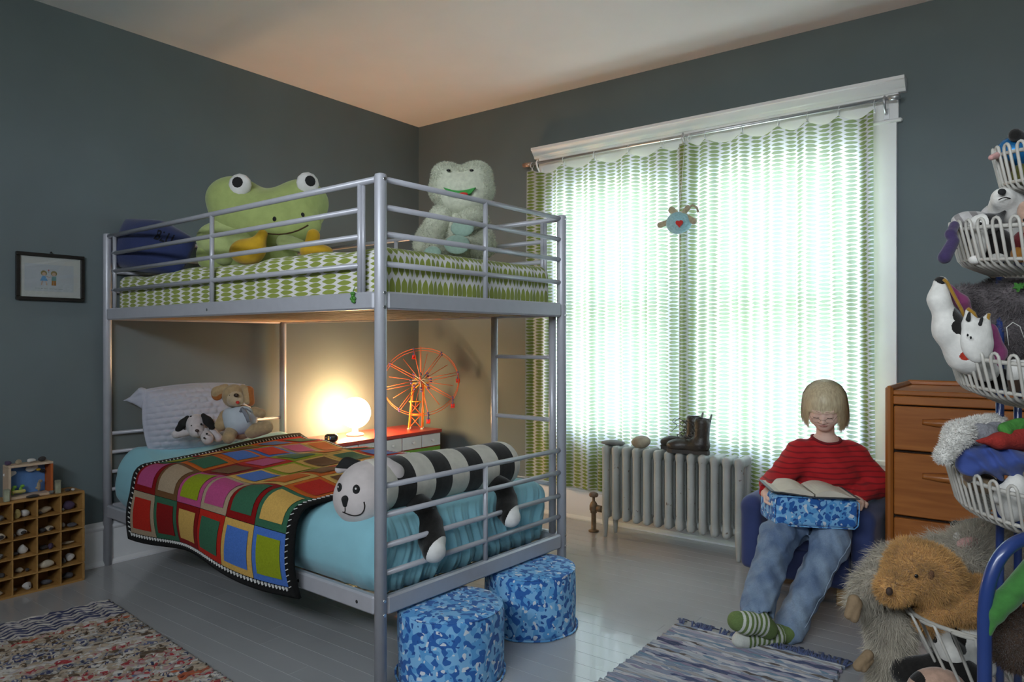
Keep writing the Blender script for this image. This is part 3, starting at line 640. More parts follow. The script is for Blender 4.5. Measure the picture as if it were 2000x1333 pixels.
# ------------------------------------------------------------------ pillows
QUILTW = M('white_quilted_cotton', (.44, .45, .53), .9, .04, 8, .08, 60, sheen=.2)
def pillow(name, c, X, Y, hw, hh, th, mat, parent, flange=0., quilted=False, n=64, sag=None):
    Z = np.cross(X, Y); V = []; N2 = n+1
    for side in (1, -1):
        for j in range(N2):
            for i in range(N2):
                x = -1+2*i/n; y = -1+2*j/n; w_ = hw+flange; h_ = hh+flange
                xi = min(abs(x)*w_/hw, 1); yi = min(abs(y)*h_/hh, 1)
                tk = th*((1-xi**2.4)*(1-yi**2.4))**.55
                if quilted: tk += .010*(abs(math.sin(pi*(x*hw/.042+.5*(math.floor(y*hh/.030) % 2))))*abs(math.sin(pi*y*hh/.030)))**.6*(1 if tk > .01 else .2)
                px, py = x*w_*(1-.07*y*y), y*h_*(1-.11*x*x)
                p = c+X*px+Y*py+Z*side*(tk+.003)
                if sag is not None: p = p+sag(x, y)
                V.append(p)
    F = [(j*N2+i, j*N2+i+1, (j+1)*N2+i+1, (j+1)*N2+i) for j in range(n) for i in range(n)]; o = N2*N2
    F += [tuple(o+k for k in f[::-1]) for f in F]; e = list(range(n))+[n+N2*i for i in range(n)]+[n*N2+n-i for i in range(n)]+[N2*(n-i) for i in range(n)]
    F += [(e[(i+1) % len(e)], e[i], e[i]+o, e[(i+1) % len(e)]+o) for i in range(len(e))]
    return mk(name, V, F, mat, parent, smooth=True)
pc = BED(-1.905, .40, .710); Yp = nrm(UP*.30-BE*.05); Xp = nrm(-BN)
pl = thing('pillow', BED(-1.9, .385, .55), 'white quilted pillow propped upright at the head of the lower bunk', 'pillow')
def psag(x, y):
    k = max(0, -(-x)-.55)/.45 if x > 0 else 0
    return UP*(-.045*max(0, (x-.78)/.22)*max(0, y-.3))+BE*.03*max(0, x-.8)
pillow('pillow_sham', pc, Xp, Yp, .285, .168, .105, QUILTW, pl, .006, True, 110)
fc_ = [P(277, 758, 3.60), P(242, 782, 3.60), P(262, 790, 3.60), P(284, 802, 3.60)]
blob('flange_corner', [C_(P(276, 765, 3.60), P(252, 781, 3.60), .020, .006), C_(P(252, 781, 3.60), P(242, 783, 3.60), .007, .003), C_(P(278, 790, 3.60), P(255, 783, 3.60), .020, .006), C_(P(284, 770, 3.61), P(286, 800, 3.61), .024, .016), C_(P(282, 781, 3.60), P(258, 782, 3.60), .024, .010)], QUILTW, pl, 40, .012)
NAVY = M('navy_pillow_cotton', (.017, .030, .115), .85, .12, 12, .1, 60, sheen=.2)
pb = thing('pillow', P(295, 500, 3.5), 'navy blue pillow with dark lettering at the head of the upper bunk', 'pillow')
Xb = nrm(BE*.93+BN*.30-UP*.14); Yb = nrm(np.cross(np.cross(Xb, UP*.95+BN*.30), Xb)); cb = P(299, 482, 3.53)
def bsag(x, y): return (Xb*-.022+UP*.006)*max(0, (-x-.5)/.5)*max(0, (y-.3)/.7)-UP*.055*max(0, (x-.1)/.9)*max(0, y)
blue_case = pillow('pillow_case', cb, Xb, Yb, .232, .135, .085, NAVY, pb, 0, False, 44, bsag)
def drape(o, target, d_, off):
    from mathutils.bvhtree import BVHTree
    me = target.data; T_ = BVHTree.FromPolygons([v.co for v in me.vertices], [tuple(p.vertices) for p in me.polygons]); d_ = Vector(nrm(d_))
    for v in o.data.vertices:
        h = T_.ray_cast(v.co-d_*.4, d_)
        if h[0] is not None: v.co = h[0]-d_*off
def text(name, body, size, origin, X, Y, mat, parent, ext=.0008, fontw=0):
    cu = bpy.data.curves.new('tmp_text', 'FONT'); cu.body = body; cu.size = size; cu.extrude = ext; cu.offset = fontw; o = bpy.data.objects.new('tmp_text', cu); COL.objects.link(o)
    me = bpy.data.meshes.new_from_object(o.evaluated_get(bpy.context.evaluated_depsgraph_get())); bpy.data.objects.remove(o); bpy.data.curves.remove(cu)
    V = np.array([v.co[:] for v in me.vertices]); F = [tuple(p.vertices) for p in me.polygons]; bpy.data.meshes.remove(me)
    Z = np.cross(X, Y); return mk(name, np.asarray(origin)+V[:, :1]*X+V[:, 1:2]*Y+V[:, 2:]*Z, F, mat, parent)
lt_ = nrm(Xb-Yb*.16); tx_ = text('lettering', 'BLU', .070, P(299, 466, 3.45), lt_, nrm(Yb+Xb*.15), M('dark_lettering', (.004, .005, .010), .9), pb, 0, .0015); drape(tx_, blue_case, P(320, 465, 3.5)-CAM, .0025)
def surf(prims, k, o, d_):
    '''first point on a soft body from o along d_'''
    p = np.array(o, float); d_ = nrm(d_)
    for _ in range(120):
        f_ = field(prims, p[None], k)[0]
        if f_ < .0003: break
        p = p+d_*f_*.8
    return p
def eye(parent, c, r, n, mat, name='eye', flat=.5):
    return MB().ball(c, (r, r, r*flat), frame(y=UP if abs(n[2]) < .9 else FWD, z=n), n=10).build(name, mat, parent)
BLACKP = plush('black_plush', (.012, .011, .010), .3); BLK = M('black_bead', (.008, .008, .008), .15); BLKF = M('black_felt', (.012, .012, .012), .9); WHT = M('white_felt', (.72, .71, .69), .85)
THR = M('black_thread', (.02, .015, .012), .9)
# ---- big lime frog
LIME = plush('lime_frog_plush', (.36, .43, .15), .08, 30, .3); LIME2 = plush('lime_frog_belly', (.42, .49, .20), .08, 30, .3); YEL = plush('yellow_plush', (.60, .36, .025), .08, 30, .3)
d = 3.36; px = d/F_PX
fg = thing('plush_frog', P(520, 533, d), 'big lime green plush frog with yellow feet sitting on the upper bunk', 'plush toy')
fgh = [E_(P(520, 428, d), (104*px, .17, 58*px), frame(x=RIGHT*.97+UP*.06, z=UP)), E_(P(460, 392, d), (54*px, .14, 46*px), frame(x=RIGHT, z=UP)), E_(P(590, 396, d), (50*px, .14, 44*px), frame(x=RIGHT, z=UP)),
              E_(P(545, 440, d-.08), (80*px, .10, 42*px), frame(x=RIGHT, z=UP))]
blob('head', fgh, LIME, fg, 56, .05)
on_ = lambda u, v, prims, k, dd: surf(prims, k, P(u, v, dd-.4), P(u, v, dd)-P(u, v, dd-.4))
hf = -FWD
for u, v, du, n in ((469, 362, -.118, nrm(hf+RIGHT*-.05+UP*.25)), (601, 359, -.10, nrm(hf*.75+RIGHT*.6+UP*.25))):
    c = P(u, v, d+du); e_ = MB().ball(c, (22*px, 22*px, 13*px), frame(y=UP, z=n)).build('eyeball', WHT, fg)
    MB().ball(c+n*12.2*px+RIGHT*(.004 if u > 500 else .002)*0, (10.5*px, 10.5*px, 3*px), frame(y=UP, z=n)).build('pupil', BLKF, e_)
for u, v in ((536, 428), (591, 420)): MB().ball(on_(u, v, fgh, .05, d), (3.6*px, .004, 4.6*px), frame(x=RIGHT, z=UP)).build('nostril', BLKF, fg)
mth = [on_(u, v, fgh, .05, d) for u, v in ((508, 453), (520, 456), (532, 457.5), (545, 458), (558, 457), (571, 454), (583, 450), (593, 445), (602, 440))]
MB().tube(mth, .0032, 6).build('mouth_seam', M('brown_thread', (.07, .035, .012), .9), fg)
blob('body', [E_(P(500, 490, d+.02), (80*px, .15, 52*px), frame(x=RIGHT, z=UP)), C_(P(430, 480, d), P(420, 500, d-.02), 42*px, 34*px)], LIME, fg, 40, .04)
blob('arm', [C_(P(440, 450, d-.06), P(478, 472, d-.12), 27*px, 22*px), C_(P(420, 470, d-.03), P(440, 490, d-.08), 34*px, 28*px)], LIME2, fg, 36, .03)
blob('foot', [E_(P(483, 492, d-.20), (32*px, .06, 24*px), frame(x=RIGHT, z=UP)), C_(P(502, 480, d-.21), P(513, 458, d-.22), 15*px, 9*px)], YEL, fg, 34, .03)
blob('foot', [C_(P(605, 495, d-.17), P(612, 460, d-.19), 14*px, 12*px), E_(P(618, 490, d-.18), (30*px, .05, 12*px), frame(x=RIGHT, z=UP))], YEL, fg, 30, .02)
blob('hand', [C_(P(556, 472, d-.14), P(585, 480, d-.17), 15*px, 12*px)], LIME2, fg, 22)
# ---- pale fuzzy frog
PALE = plush('pale_green_fleece', (.55, .57, .45), .12, 60, .9); PALE2 = plush('mint_velvet', (.34, .48, .40), .08)
d = 3.0; px = d/F_PX
pf = thing('plush_frog', P(890, 521, d), 'pale fuzzy green plush frog with an open mouth sitting by the foot rail', 'plush toy')
fr_ = frame(x=RIGHT, z=UP)
hp_ = [E_(P(902, 372, d), (64*px, .10, 40*px), fr_), E_(P(873, 342, d), (29*px, .07, 23*px), fr_), E_(P(930, 342, d), (31*px, .07, 25*px), fr_), E_(P(905, 398, d-.03), (42*px, .085, 26*px), fr_)]
_, V, F = blob('head', hp_, PALE, pf, 60, .03, cut=[('e', P(897, 377, d-.13), A(34*px, .06, 8*px), fr_, 0, .006)], keep=True)
fur('fleece', V, F, 12000, .010, .0016, PALE, pf, .2, .5, seg=2, mask=lambda c: ((c-P(897, 380, d))@FWD > -.072)*1.)
MB().prism([P(u, v, d-.112) for u, v in ((866, 366), (882, 371), (897, 373), (915, 370), (929, 366), (920, 377), (905, 384), (890, 384), (876, 376))], FWD*.03).build('mouth_lining', plush('bright_green_felt', (.06, .30, .07), .1), pf)
MB().ball(P(905, 379.5, d-.116), (9*px, .008, 3.6*px), fr_).build('tongue', REDF, pf)
for u in (876, 921): MB().ball(P(u, 333, d-.088+.012*(u > 900)), (4.2*px, .006, 2.6*px), fr_).build('eye', BLK, pf)
_, V, F = blob('body', [E_(P(895, 460, d+.01), (44*px, .10, 62*px), fr_), C_(P(925, 430, d), P(945, 480, d-.01), 28*px, 24*px)], PALE, pf, 40, .03, keep=True)
fur('fleece', V, F, 10000, .010, .0016, PALE, pf, .2, .5, seg=2)
for pr in ([C_(P(862, 425, d-.05), P(838, 468, d-.09), 24*px, 24*px), C_(P(838, 468, d-.09), P(826, 480, d-.12), 22*px, 18*px)], [C_(P(925, 425, d-.06), P(905, 440, d-.12), 24*px, 20*px)], [C_(P(935, 480, d-.08), P(905, 478, d-.16), 25*px, 21*px)], [C_(P(870, 490, d-.08), P(845, 492, d-.16), 22*px, 18*px)]):
    _, V, F = blob('limb', pr, PALE, pf, 30, .03, keep=True); fur('fleece', V, F, 4000, .009, .0016, PALE, pf, .2, .5, seg=2)
for u, v, dd, r in ((903, 446, -.195, 20), (893, 478, -.225, 22), (845, 494, -.215, 15)): MB().ball(P(u, v, d+dd), (r*px*1.1, .012, r*px*.8), fr_).build('sole_pad', PALE2, pf)
# small green beaded charm on the guard rail
ch = thing('beaded_charm', BED(-.10, -.012, 1.235), 'tiny green beaded charm tied to the bottom of the guard rail of the bed', 'charm')
GB = M('green_bead', (.06, .22, .03), .3)
for q, (a, c) in enumerate(((0, .0), (-.006, -.009), (.007, -.008), (0, -.016), (-.004, .008), (.005, -.018), (.003, .008))): MB().ball(BED(-.112+a, -.020, 1.252+c), .0062, n=8).build('bead', GB, ch)
MB().tube([BED(-.112, -.010, 1.285), BED(-.112, -.018, 1.27), BED(-.112, -.020, 1.25)], .0012, 5).build('thread', GB, ch)
# ---- long striped dog on the lower bunk
CREAM = plush('cream_plush', (.60, .57, .50), .08, 30, .25); CHALK = plush('chalk_pink_plush', (.60, .54, .53), .06, 30, .2)
ax0, ax1 = BED(-.195, .11, .602), BED(-.185, .865, .590)
sd = thing('plush_dog', BED(-.18, .5, .53), 'long striped black and white plush dog lying along the foot of the lower bunk', 'plush toy')
axd = nrm(ax1-ax0); Ln = np.linalg.norm(ax1-ax0); axu = nrm(UP-np.dot(UP, axd)*axd); axs = np.cross(axd, axu)
st_e = [.0, .055, .140, .232, .318, .412, .497, .588, .678, .755]          # seams between the black and white rings, metres along the body
tv, tm = [], []
for i in range(len(st_e)-1):
    for q in range(6): tv.append(st_e[i]+(st_e[i+1]-st_e[i])*q/6); tm.append(i % 2)
tv.append(st_e[-1]); tv = np.array(tv)
def brad(t):
    r = .097+.003*math.sin(t*9); e = max(0, t-(st_e[-1]-.075))/.075; return r*math.sqrt(max(0, 1-e**2.4*.93))
V = []; nR = 44
for i, t_ in enumerate(tv):
    ed = min(abs(t_-q) for q in st_e); r = brad(t_)-.0022*math.exp(-(ed/.006)**2)
    for j in range(nR):
        a = 2*pi*j/nR; fl = 1-.06*max(0, -math.sin(a)); V.append(ax0+axd*t_+axs*r*math.cos(a)+axu*r*math.sin(a)*fl*.98)
F = [(i*nR+j, i*nR+(j+1) % nR, (i+1)*nR+(j+1) % nR, (i+1)*nR+j) for i in range(len(tv)-1) for j in range(nR)]+[tuple((len(tv)-1)*nR+j for j in range(nR)), tuple(range(nR-1, -1, -1))]
mk('body', V, F, [CREAM, BLACKP], sd, [tm[i] for i in range(len(tv)-1) for _ in range(nR)]+[0, 0], True)
hc = P(717, 959, 2.50); hz = nrm(-BN*.95+BE*.24-UP*.0); hx = nrm(np.cross(UP, hz)); hy = np.cross(hz, hx); HR = np.stack([hx, hy, hz], 1)
def HD(x, y, z): return hc+HR@A(x, y, z)
dhp = [E_(hc, (.098, .104, .106), HR), E_(HD(0, -.026, .040), (.090, .078, .076), HR)]
blob('head', dhp, CHALK, sd, 46, .04)
def onhead(x, y, back=0):
    return surf(dhp, .04, HD(x, y, .3), -hz)-hz*back
for x in (-.034, .034):
    c = onhead(x, .026); sn = nrm(np.array([field(dhp, (c+q)[None], .04)[0]-field(dhp, (c-q)[None], .04)[0] for q in np.eye(3)*.002])); ER = frame(y=hy, z=sn); e_ = MB().ball(c+sn*.001, (.0125, .0175, .006), ER).build('eye', BLKF, sd); MB().ball(c+sn*.0062+hy*.002, (.0036, .0042, .0022), ER, n=8).build('eye_glint', WHT, e_)
blob('nose', [C_(onhead(0, -.006), onhead(0, -.024), .013, .008)], BLKF, sd, 18)
MB().tube(spl([onhead(x, y, -.0005) for x, y in ((-.014, -.050), (-.006, -.052), (.008, -.056), (.028, -.060), (.048, -.055), (.060, -.042), (.064, -.026), (.062, -.012))]), .0022, 6).build('mouth_seam', THR, sd)
MB().tube([onhead(0, -.033, -.001), onhead(-.001, -.043, -.001), onhead(-.006, -.052, -.001)], .0018, 5).build('mouth_seam', THR, sd)
earp = lambda Cn: np.where((Cn-HD(-.08, .11, 0))@nrm(UP*.7-hz*.9) > 0, 1, 0)
blob('ear', [C_(HD(-.050, .075, -.01), HD(-.085, .085, .0), .026, .022), C_(HD(-.085, .085, .0), HD(-.110, .068, .012), .021, .015)], [CHALK, BLKF], sd, 70, .02, paint=lambda Cn: np.where((Cn-HD(-.085, .080, 0))@hy > -.006, 1, 0))
blob('ear', [C_(HD(.055, .085, -.03), HD(.085, .06, -.04), .030, .032), C_(HD(.085, .06, -.04), HD(.098, .015, -.04), .030, .022)], CHALK, sd, 30, .02)
def paw(pts, r, tip):
    pr = [C_(pts[i], pts[i+1], r[i], r[i+1]) for i in range(len(pts)-1)]
    blob('leg', pr, [BLACKP, WHT], sd, 100, .02, paint=lambda Cn: np.where((Cn-tip[0])@nrm(tip[1]) > 0, 1, 0))
q0, q1 = BED(.075, .185, .455), BED(.060, .205, .425)
paw([BED(-.14, .268, .540), BED(-.078, .260, .510), BED(-.040, .252, .470), BED(-.010, .235, .43), BED(.030, .205, .405)], [.042, .043, .043, .043, .040], (BED(.026, .205, .398), BE*.9+BN*.20-UP*.35))
paw([BED(-.14, .700, .545), BED(-.078, .688, .520), BED(-.042, .670, .485), BED(-.012, .640, .455), BED(.026, .615, .438)], [.038, .040, .040, .040, .038], (BED(.020, .620, .434), BE*.9+BN*.25-UP*.35))
# ---- spotted puppy
PW = plush('white_puppy_plush', (.58, .53, .54), .08, 60, .4)
d = 3.52; px = d/F_PX
pu = thing('plush_puppy', P(385, 862, d), 'small white spotted plush puppy with black ears lying before the lower bunk pillow', 'plush toy')
f2 = frame(x=RIGHT, z=UP)
blob('body', [C_(P(390, 842, d+.06), P(425, 832, d+.10), 15*px, 14*px)], PW, pu, 26)
blob('head', [E_(P(383, 830, d-.01), (18*px, .05, 21*px), f2), E_(P(384, 843, d-.05), (14*px, .035, 12*px), f2)], PW, pu, 34, .02)
for a, b_, r0, r1 in (((366, 843, 0), (344, 849, -.02), 9, 8), ((400, 846, -.02), (406, 858, -.07), 10, 11), ((412, 843, 0), (426, 856, -.02), 9, 8), ((420, 826, .03), (432, 828, .02), 8, 8)):
    blob('leg', [C_(P(a[0], a[1], d+a[2]), P(b_[0], b_[1], d+b_[2]), r0*px, r1*px)], PW, pu, 20)
MB().ball(P(438, 829, d+.015), (6.5*px, .015, 5*px), f2).build('paw_tip', BLKF, pu)
for a, b_, r0, r1 in (((366, 816), (349, 839), 4, 6.5), ((397, 812), (414, 833), 4.5, 7)):
    m_ = (A(*a)+A(*b_))/2; blob('ear', [C_(P(*a, d-.02), P(*m_, d-.03), r0*px, r1*px), C_(P(*m_, d-.03), P(*b_, d-.02), r1*px, r1*px)], BLKF, pu, 22)
for u, v in ((374.5, 832.5), (393, 829)): MB().ball(P(u, v, d-.062+.01*(u > 390)), 2.1*px, n=8).build('eye', BLK, pu)
MB().ball(P(384.5, 841.5, d-.088), (3.6*px, .007, 2.8*px), f2).build('nose', M('brown_nose', (.05, .025, .02), .4), pu)
MB().tube([P(385.5, 844, d-.087), P(386.5, 848, d-.085), P(387, 851, d-.080)], .0012, 5).build('mouth_seam', THR, pu)
for u, v, dd in ((373, 814, -.035), (404, 848, -.108), (399, 856, -.112), (360, 838, -.028), (410, 838, -.02)): MB().ball(P(u, v, d+dd), (2.4*px, .004, 1.8*px), f2, n=8).build('spot', BLKF, pu)
# ---- dog in sailor shirt
TAN = plush('golden_tan_plush', (.40, .29, .16), .12, 60, .5); TAN2 = plush('light_tan_plush', (.50, .39, .26), .1, 60, .4); RUST = plush('rust_ear_plush', (.36, .12, .03), .1)
SAIL = M('pale_blue_cloth', (.46, .52, .58), .85, .06, 20, .1, 60); GREYT = M('grey_trim', (.20, .22, .26), .85)
d = 3.50; px = d/F_PX
dg = thing('plush_dog', P(470, 857, d), 'golden brown plush dog with floppy ears wearing a pale sailor shirt', 'plush toy')
blob('head', [E_(P(457, 774, d), (22*px, .055, 23*px), f2), E_(P(461, 781, d-.045), (15*px, .035, 14*px), f2, 1)], [TAN, TAN2], dg, 40, .02)
blob('ear', [C_(P(440, 758, d), P(424, 766, d-.005), 8*px, 11*px), E_(P(424, 772, d-.012), (11*px, .012, 11*px), f2, 1)], [TAN, RUST], dg, 30, .008)
blob('ear', [C_(P(474, 757, d), P(486, 764, d), 6*px, 8*px), C_(P(486, 764, d), P(489, 786, d-.01), 9*px, 8*px, 1), C_(P(479, 762, d-.02), P(482, 785, d-.03), 5*px, 5*px)], [TAN, RUST], dg, 32, .01)
MB().ball(P(461.5, 772.5, d-.085), (5.2*px, .01, 3.6*px), f2).build('nose', M('dark_brown_nose', (.035, .02, .012), .35), dg)
for u in (449.5,): MB().ball(P(u, 773.5, d-.062), (2*px, .004, 2.2*px), f2, n=8).build('eye', BLK, dg)
MB().ball(P(464, 786.5, d-.080), (3.6*px, .006, 3*px), f2).build('mouth', REDF, dg)
blob('body', [E_(P(470, 825, d+.02), (32*px, .07, 34*px), f2)], TAN, dg, 28)
blob('sailor_shirt', [E_(P(469, 822, d-.005), (31*px, .078, 28*px), f2), C_(P(447, 808, d-.02), P(462, 806, d-.04), 10*px, 10*px), C_(P(490, 812, d-.0), P(480, 806, d-.03), 9*px, 10*px)], SAIL, dg, 40, .03, cut=[E_(P(461, 779, d), (22*px, .08, 20*px), f2)])
MB().tube([P(472, 798, d-.075), P(478, 806, d-.085), P(483, 816, d-.088), P(486, 825, d-.086)], [.008, .009, .009, .008], 8).build('neckerchief', GREYT, dg)
MB().tube([P(468, 805, d-.080), P(472, 798, d-.072), P(482, 799, d-.065), P(490, 805, d-.055)], .0035, 6).build('collar_trim', GREYT, dg)
for a, b_, r0, r1 in (((440, 812, 0), (432, 830, -.03), 11, 12), ((497, 804, 0), (511, 808, -.02), 9, 9), ((452, 845, -.05), (447, 855, -.10), 13, 12), ((492, 843, -.02), (520, 835, -.05), 14, 13)):
    blob('limb', [C_(P(a[0], a[1], d+a[2]), P(b_[0], b_[1], d+b_[2]), r0*px, r1*px)], TAN, dg, 24)
# ================================================================== red painted chest with the lamp
REDP = M('red_gloss_paint', (.42, .045, .035), .35, .1, 8, .05, 60, coat=.2); DRW = M('white_drawer_paint', (.72, .72, .72), .4, .04, 10); GRNP = M('green_paint', (.16, .36, .045), .5, .08, 20); PNKP = M('pink_paint', (.50, .16, .38), .5); BLKP = M('black_paint', (.015, .015, .015), .5)
rc = thing('painted_chest', (.17, -.57, 0), 'red painted chest with small white drawers and a cat picture behind the bed', 'cabinet')
ry0, ry1, rx, rz = -1.03, -.11, .33, .500
MB().box((rx/2-.022, (ry0+ry1)/2, rz-.011), (rx+.048, ry1-ry0, .022), bev=.003).build('top', REDP, rc)
MB().box((rx/2-.03, (ry0+ry1)/2, (rz-.022)/2), (rx+.03, ry1-ry0-.01, rz-.022), bev=.002).build('carcass', REDP, rc)
dw = (ry1-ry0-.012)/5
for i in range(5):
    a = ry0+.006+i*dw; dq = MB().box((rx-.012, a+dw/2, rz-.022-.045), (.016, dw-.010, .080), bev=.002).build('drawer', DRW, rc)
    MB().lathe((rx-.004, a+dw/2, rz-.066), [(.007, 0), (.005, .006), (.010, .012), (.011, .018), (.006, .023)], 14, np.array([[0, 0, 1.], [0, 1, 0], [-1, 0, 0]])).build('knob', M('white_knob', (.75, .75, .75), .3) if i == 0 else bpy.data.materials['white_knob'], dq)
fx = rx-.014; zt = rz-.115; pan = MB().box((fx, -.315, zt-.09), (.008, .395, .18)).build('green_panel', GRNP, rc)
MB().box((fx, -.575, zt-.09), (.008, .11, .18)).build('pink_panel', PNKP, rc)
MB().box((fx, -.83, zt-.09), (.008, .38, .18)).build('green_panel', GRNP, rc)
catc = A(fx+.006, -.375, zt-.085)
cat_ = lambda pts, m, nm, o=0.: MB().prism([catc+A(o, x, z) for x, z in pts], (.003, 0, 0)).build(nm, m, pan)
circ = [(math.cos(a)*.056, math.sin(a)*.046) for a in np.linspace(0, 2*pi, 20)[:-1]]
cat_([(x*1.07, z*1.08) for x, z in circ], BLKP, 'cat_outline', -.002); cat_(circ, DRW, 'cat_face')
for sg in (-1, 1):
    cat_([(sg*.018, .036), (sg*.052, .062), (sg*.050, .018)], BLKP, 'cat_ear', -.0015); cat_([(sg*.024, .036), (sg*.048, .053), (sg*.047, .022)], DRW, 'cat_ear', .0006)
    cat_([(sg*.020+math.cos(a)*.007, .004+math.sin(a)*.010) for a in np.linspace(0, 2*pi, 10)[:-1]], BLKP, 'cat_eye', .003)
for i in range(6): MB().box((fx+.006, -.262+i*.024, zt-.058), (.004, .013, .040)).build('painted_stripe', BLKP if i % 2 == 0 else DRW, pan)
MB().box((fx+.004, -.20, zt-.058), (.004, .150, .040)).build('stripe_ground', DRW, pan)
# lamp
LIT = M('lit_lamp_globe', (.9, .85, .75), .5, .01, emit=(1., .62, .28), es=30.)
lp = thing('table_lamp', (.125, -.70, rz), 'small round glowing table lamp on the red painted chest', 'lamp')
MB().lathe((.125, -.70, rz), [(.055, .0005), (.058, .006), (.050, .014), (.020, .022), (.018, .045), (.030, .052)], 24).build('base', M('white_lamp_base', (.7, .7, .7), .4), lp)
prof = [(.030, .050)]+[(.098*math.sin(a), .145-.098*math.cos(a)) for a in np.linspace(.35, pi-.02, 16)]
MB().lathe((.125, -.70, rz), prof, 28).build('globe_shade', LIT, lp)
# alarm clock 6:11
ck = thing('alarm_clock', (.245, -.985, rz), 'small black alarm clock with lit red digits on the red chest', 'clock')
cR = frame(x=RIGHT, z=UP); cc = A(.245, -.985, rz+.025)
blob('clock_body', [B_(cc, (.040, .022, .0245), cR, .02)], M('black_plastic', (.02, .018, .018), .3), ck, 36)
LED = lambda n, c: M(n, c, .5, emit=c, es=.9)
L1, L2, L3, L4 = LED('led_amber', (1, .55, .1)), LED('led_green', (.2, .9, .3)), LED('led_red', (1, .05, .05)), LED('led_blue', (.3, .4, 1))
def seg7(ch, o, m):
    on = {'6': 'afgedc', '1': 'bc'}[ch]; w_, h_ = .0075, .0075; s = {'a': ((0, h_), (w_, h_)), 'g': ((0, 0), (w_, 0)), 'd': ((0, -h_), (w_, -h_)), 'f': ((0, 0), (0, h_)), 'b': ((w_, 0), (w_, h_)), 'e': ((0, -h_), (0, 0)), 'c': ((w_, -h_), (w_, 0))}
    b = MB()
    for k in on: p, q = s[k]; b.bar(o+cR@A(p[0], 0, p[1]), o+cR@A(q[0], 0, q[1]), .001, .0018)
    return b.build('digit', m, ck)
fz = cc+cR@A(0, -.0222, .001)
seg7('6', fz+cR@A(-.014, 0, 0), L1); seg7('1', fz+cR@A(.003, 0, 0), L3); seg7('1', fz+cR@A(.017, 0, 0), L3)
MB().ball(fz+cR@A(.000, 0, .004), .0014, n=6).ball(fz+cR@A(.000, 0, -.004), .0014, n=6).build('colon', L4, ck); MB().ball(fz+cR@A(-.026, 0, .003), .0014, n=6).build('alarm_light', L3, ck)
# ---- toy ferris wheel
ORG = M('orange_rod_plastic', (.75, .13, .03), .35); PURP = M('purple_joint_plastic', (.10, .08, .28), .4); YJ = M('yellow_rod_plastic', (.75, .45, .06), .4); GREYJ = M('grey_joint', (.35, .33, .3), .4)
wc = P(822, 745, 4.87); fw = thing('toy_ferris_wheel', (.20, -.23, rz), 'toy ferris wheel of orange rods and purple joints on the red chest', 'toy')
WX = nrm(RIGHT*.98-UP*.02); WY = nrm(UP*.84+FWD*.55); WN = np.cross(WX, WY); Rw = .255
wp = lambda a, r, o=0.: wc+WX*r*math.cos(a)+WY*r*math.sin(a)+WN*o
for o in (-.016, .016): MB().tube([wp(a, Rw, o) for a in np.linspace(0, 2*pi, 49)[:-1]], .0021, 6, True).build('rim', ORG, fw)
for i in range(8):
    a = i*pi/4+.26
    for o in (-.016, .016): MB().cyl(wp(a, .05, o*1.3), wp(a, Rw, o), .0022, n=6).build('spoke', ORG, fw)
    a2 = a+pi/8; MB().cyl(wp(a2, .05, .0), wp(a2, Rw*.86, 0), .0020, n=6).build('spoke', ORG, fw)
    jb = MB()
    for o in (-.016, .016): jb.box(wp(a, Rw, o), (.013, .012, .012), np.stack([WX, WY, WN], 1), bev=.003)
    jb.cyl(wp(a, Rw, -.02), wp(a, Rw, .02), .003, n=6).build('joint', PURP, fw)
    if i % 2 == 0 or i == 7:
        s0_ = wp(a, Rw); cb_ = MB().cyl(s0_-WN*.012, s0_-UP*.055-WN*.012, .002, n=6).cyl(s0_+WN*.012, s0_-UP*.055+WN*.012, .002, n=6).box(s0_-UP*.030, (.012, .034, .010), cR, bev=.002).build('hanger', PURP, fw)
        MB().box(s0_-UP*.058, (.026, .022, .008), cR, bev=.002).box(s0_-UP*.046+FWD*.010, (.026, .004, .022), cR, bev=.001).build('gondola_seat', M('red_seat_plastic', (.65, .03, .02), .35) if i == 0 else bpy.data.materials['red_seat_plastic'], fw)
for i in range(8):
    a = i*pi/4+.1
    for o, m_ in ((-.02, YJ), (.02, GREYJ)):
        MB().cyl(wp(a, .0, o), wp(a, .058, o), .0042, n=6).build('hub_rod', m_, fw)
        MB().box(wp(a, .066, o), (.016, .012, .014), np.stack([WX, WY, WN], 1), bev=.003).build('joint', PURP, fw)
MB().cyl(wp(0, 0, -.06), wp(0, 0, .06), .006, n=8).ball(wc, .02, n=8).build('axle', M('red_hub', (.5, .1, .1), .4), fw)
tb = A(.195, -.225, rz); 
for sx in (-1, 1):
    for sy in (-1, 1):
        f0 = tb+RIGHT*.045*sx+FWD*.035*sy; f1 = np.array([wc[0], wc[1], wc[2]-.02])*.55+.45*np.array([tb[0], tb[1], wc[2]-.02])+RIGHT*.036*sx+FWD*.03*sy
        MB().cyl(f0+UP*.002, f1, .0048, n=8).build('tower_strut', YJ if sx*sy > 0 else ORG, fw)
        MB().box(f0+UP*.006, (.018, .018, .012), cR, bev=.002).build('tower_foot', GREYJ, fw)
for h0, h1 in ((.01, .10), (.10, .19)):
    for sg in (-1, 1): MB().cyl(tb+UP*h0+RIGHT*.042*sg-FWD*.034, tb+UP*h1-RIGHT*.040*sg-FWD*.03, .0032, n=6).build('cross_brace', ORG, fw)
    MB().cyl(tb+UP*h1+RIGHT*.042-FWD*.032, tb+UP*h1-RIGHT*.042-FWD*.032, .0045, n=8).build('cross_bar', YJ, fw)
MB().box(tb+UP*.17+FWD*-.01, (.05, .04, .05), cR, bev=.006).build('motor', M('dark_motor', (.03, .03, .03), .4), fw)
MB().cyl(wc+UP*.06, wc+UP*.235-FWD*0, .004, .002, n=6).build('mast', ORG, fw)
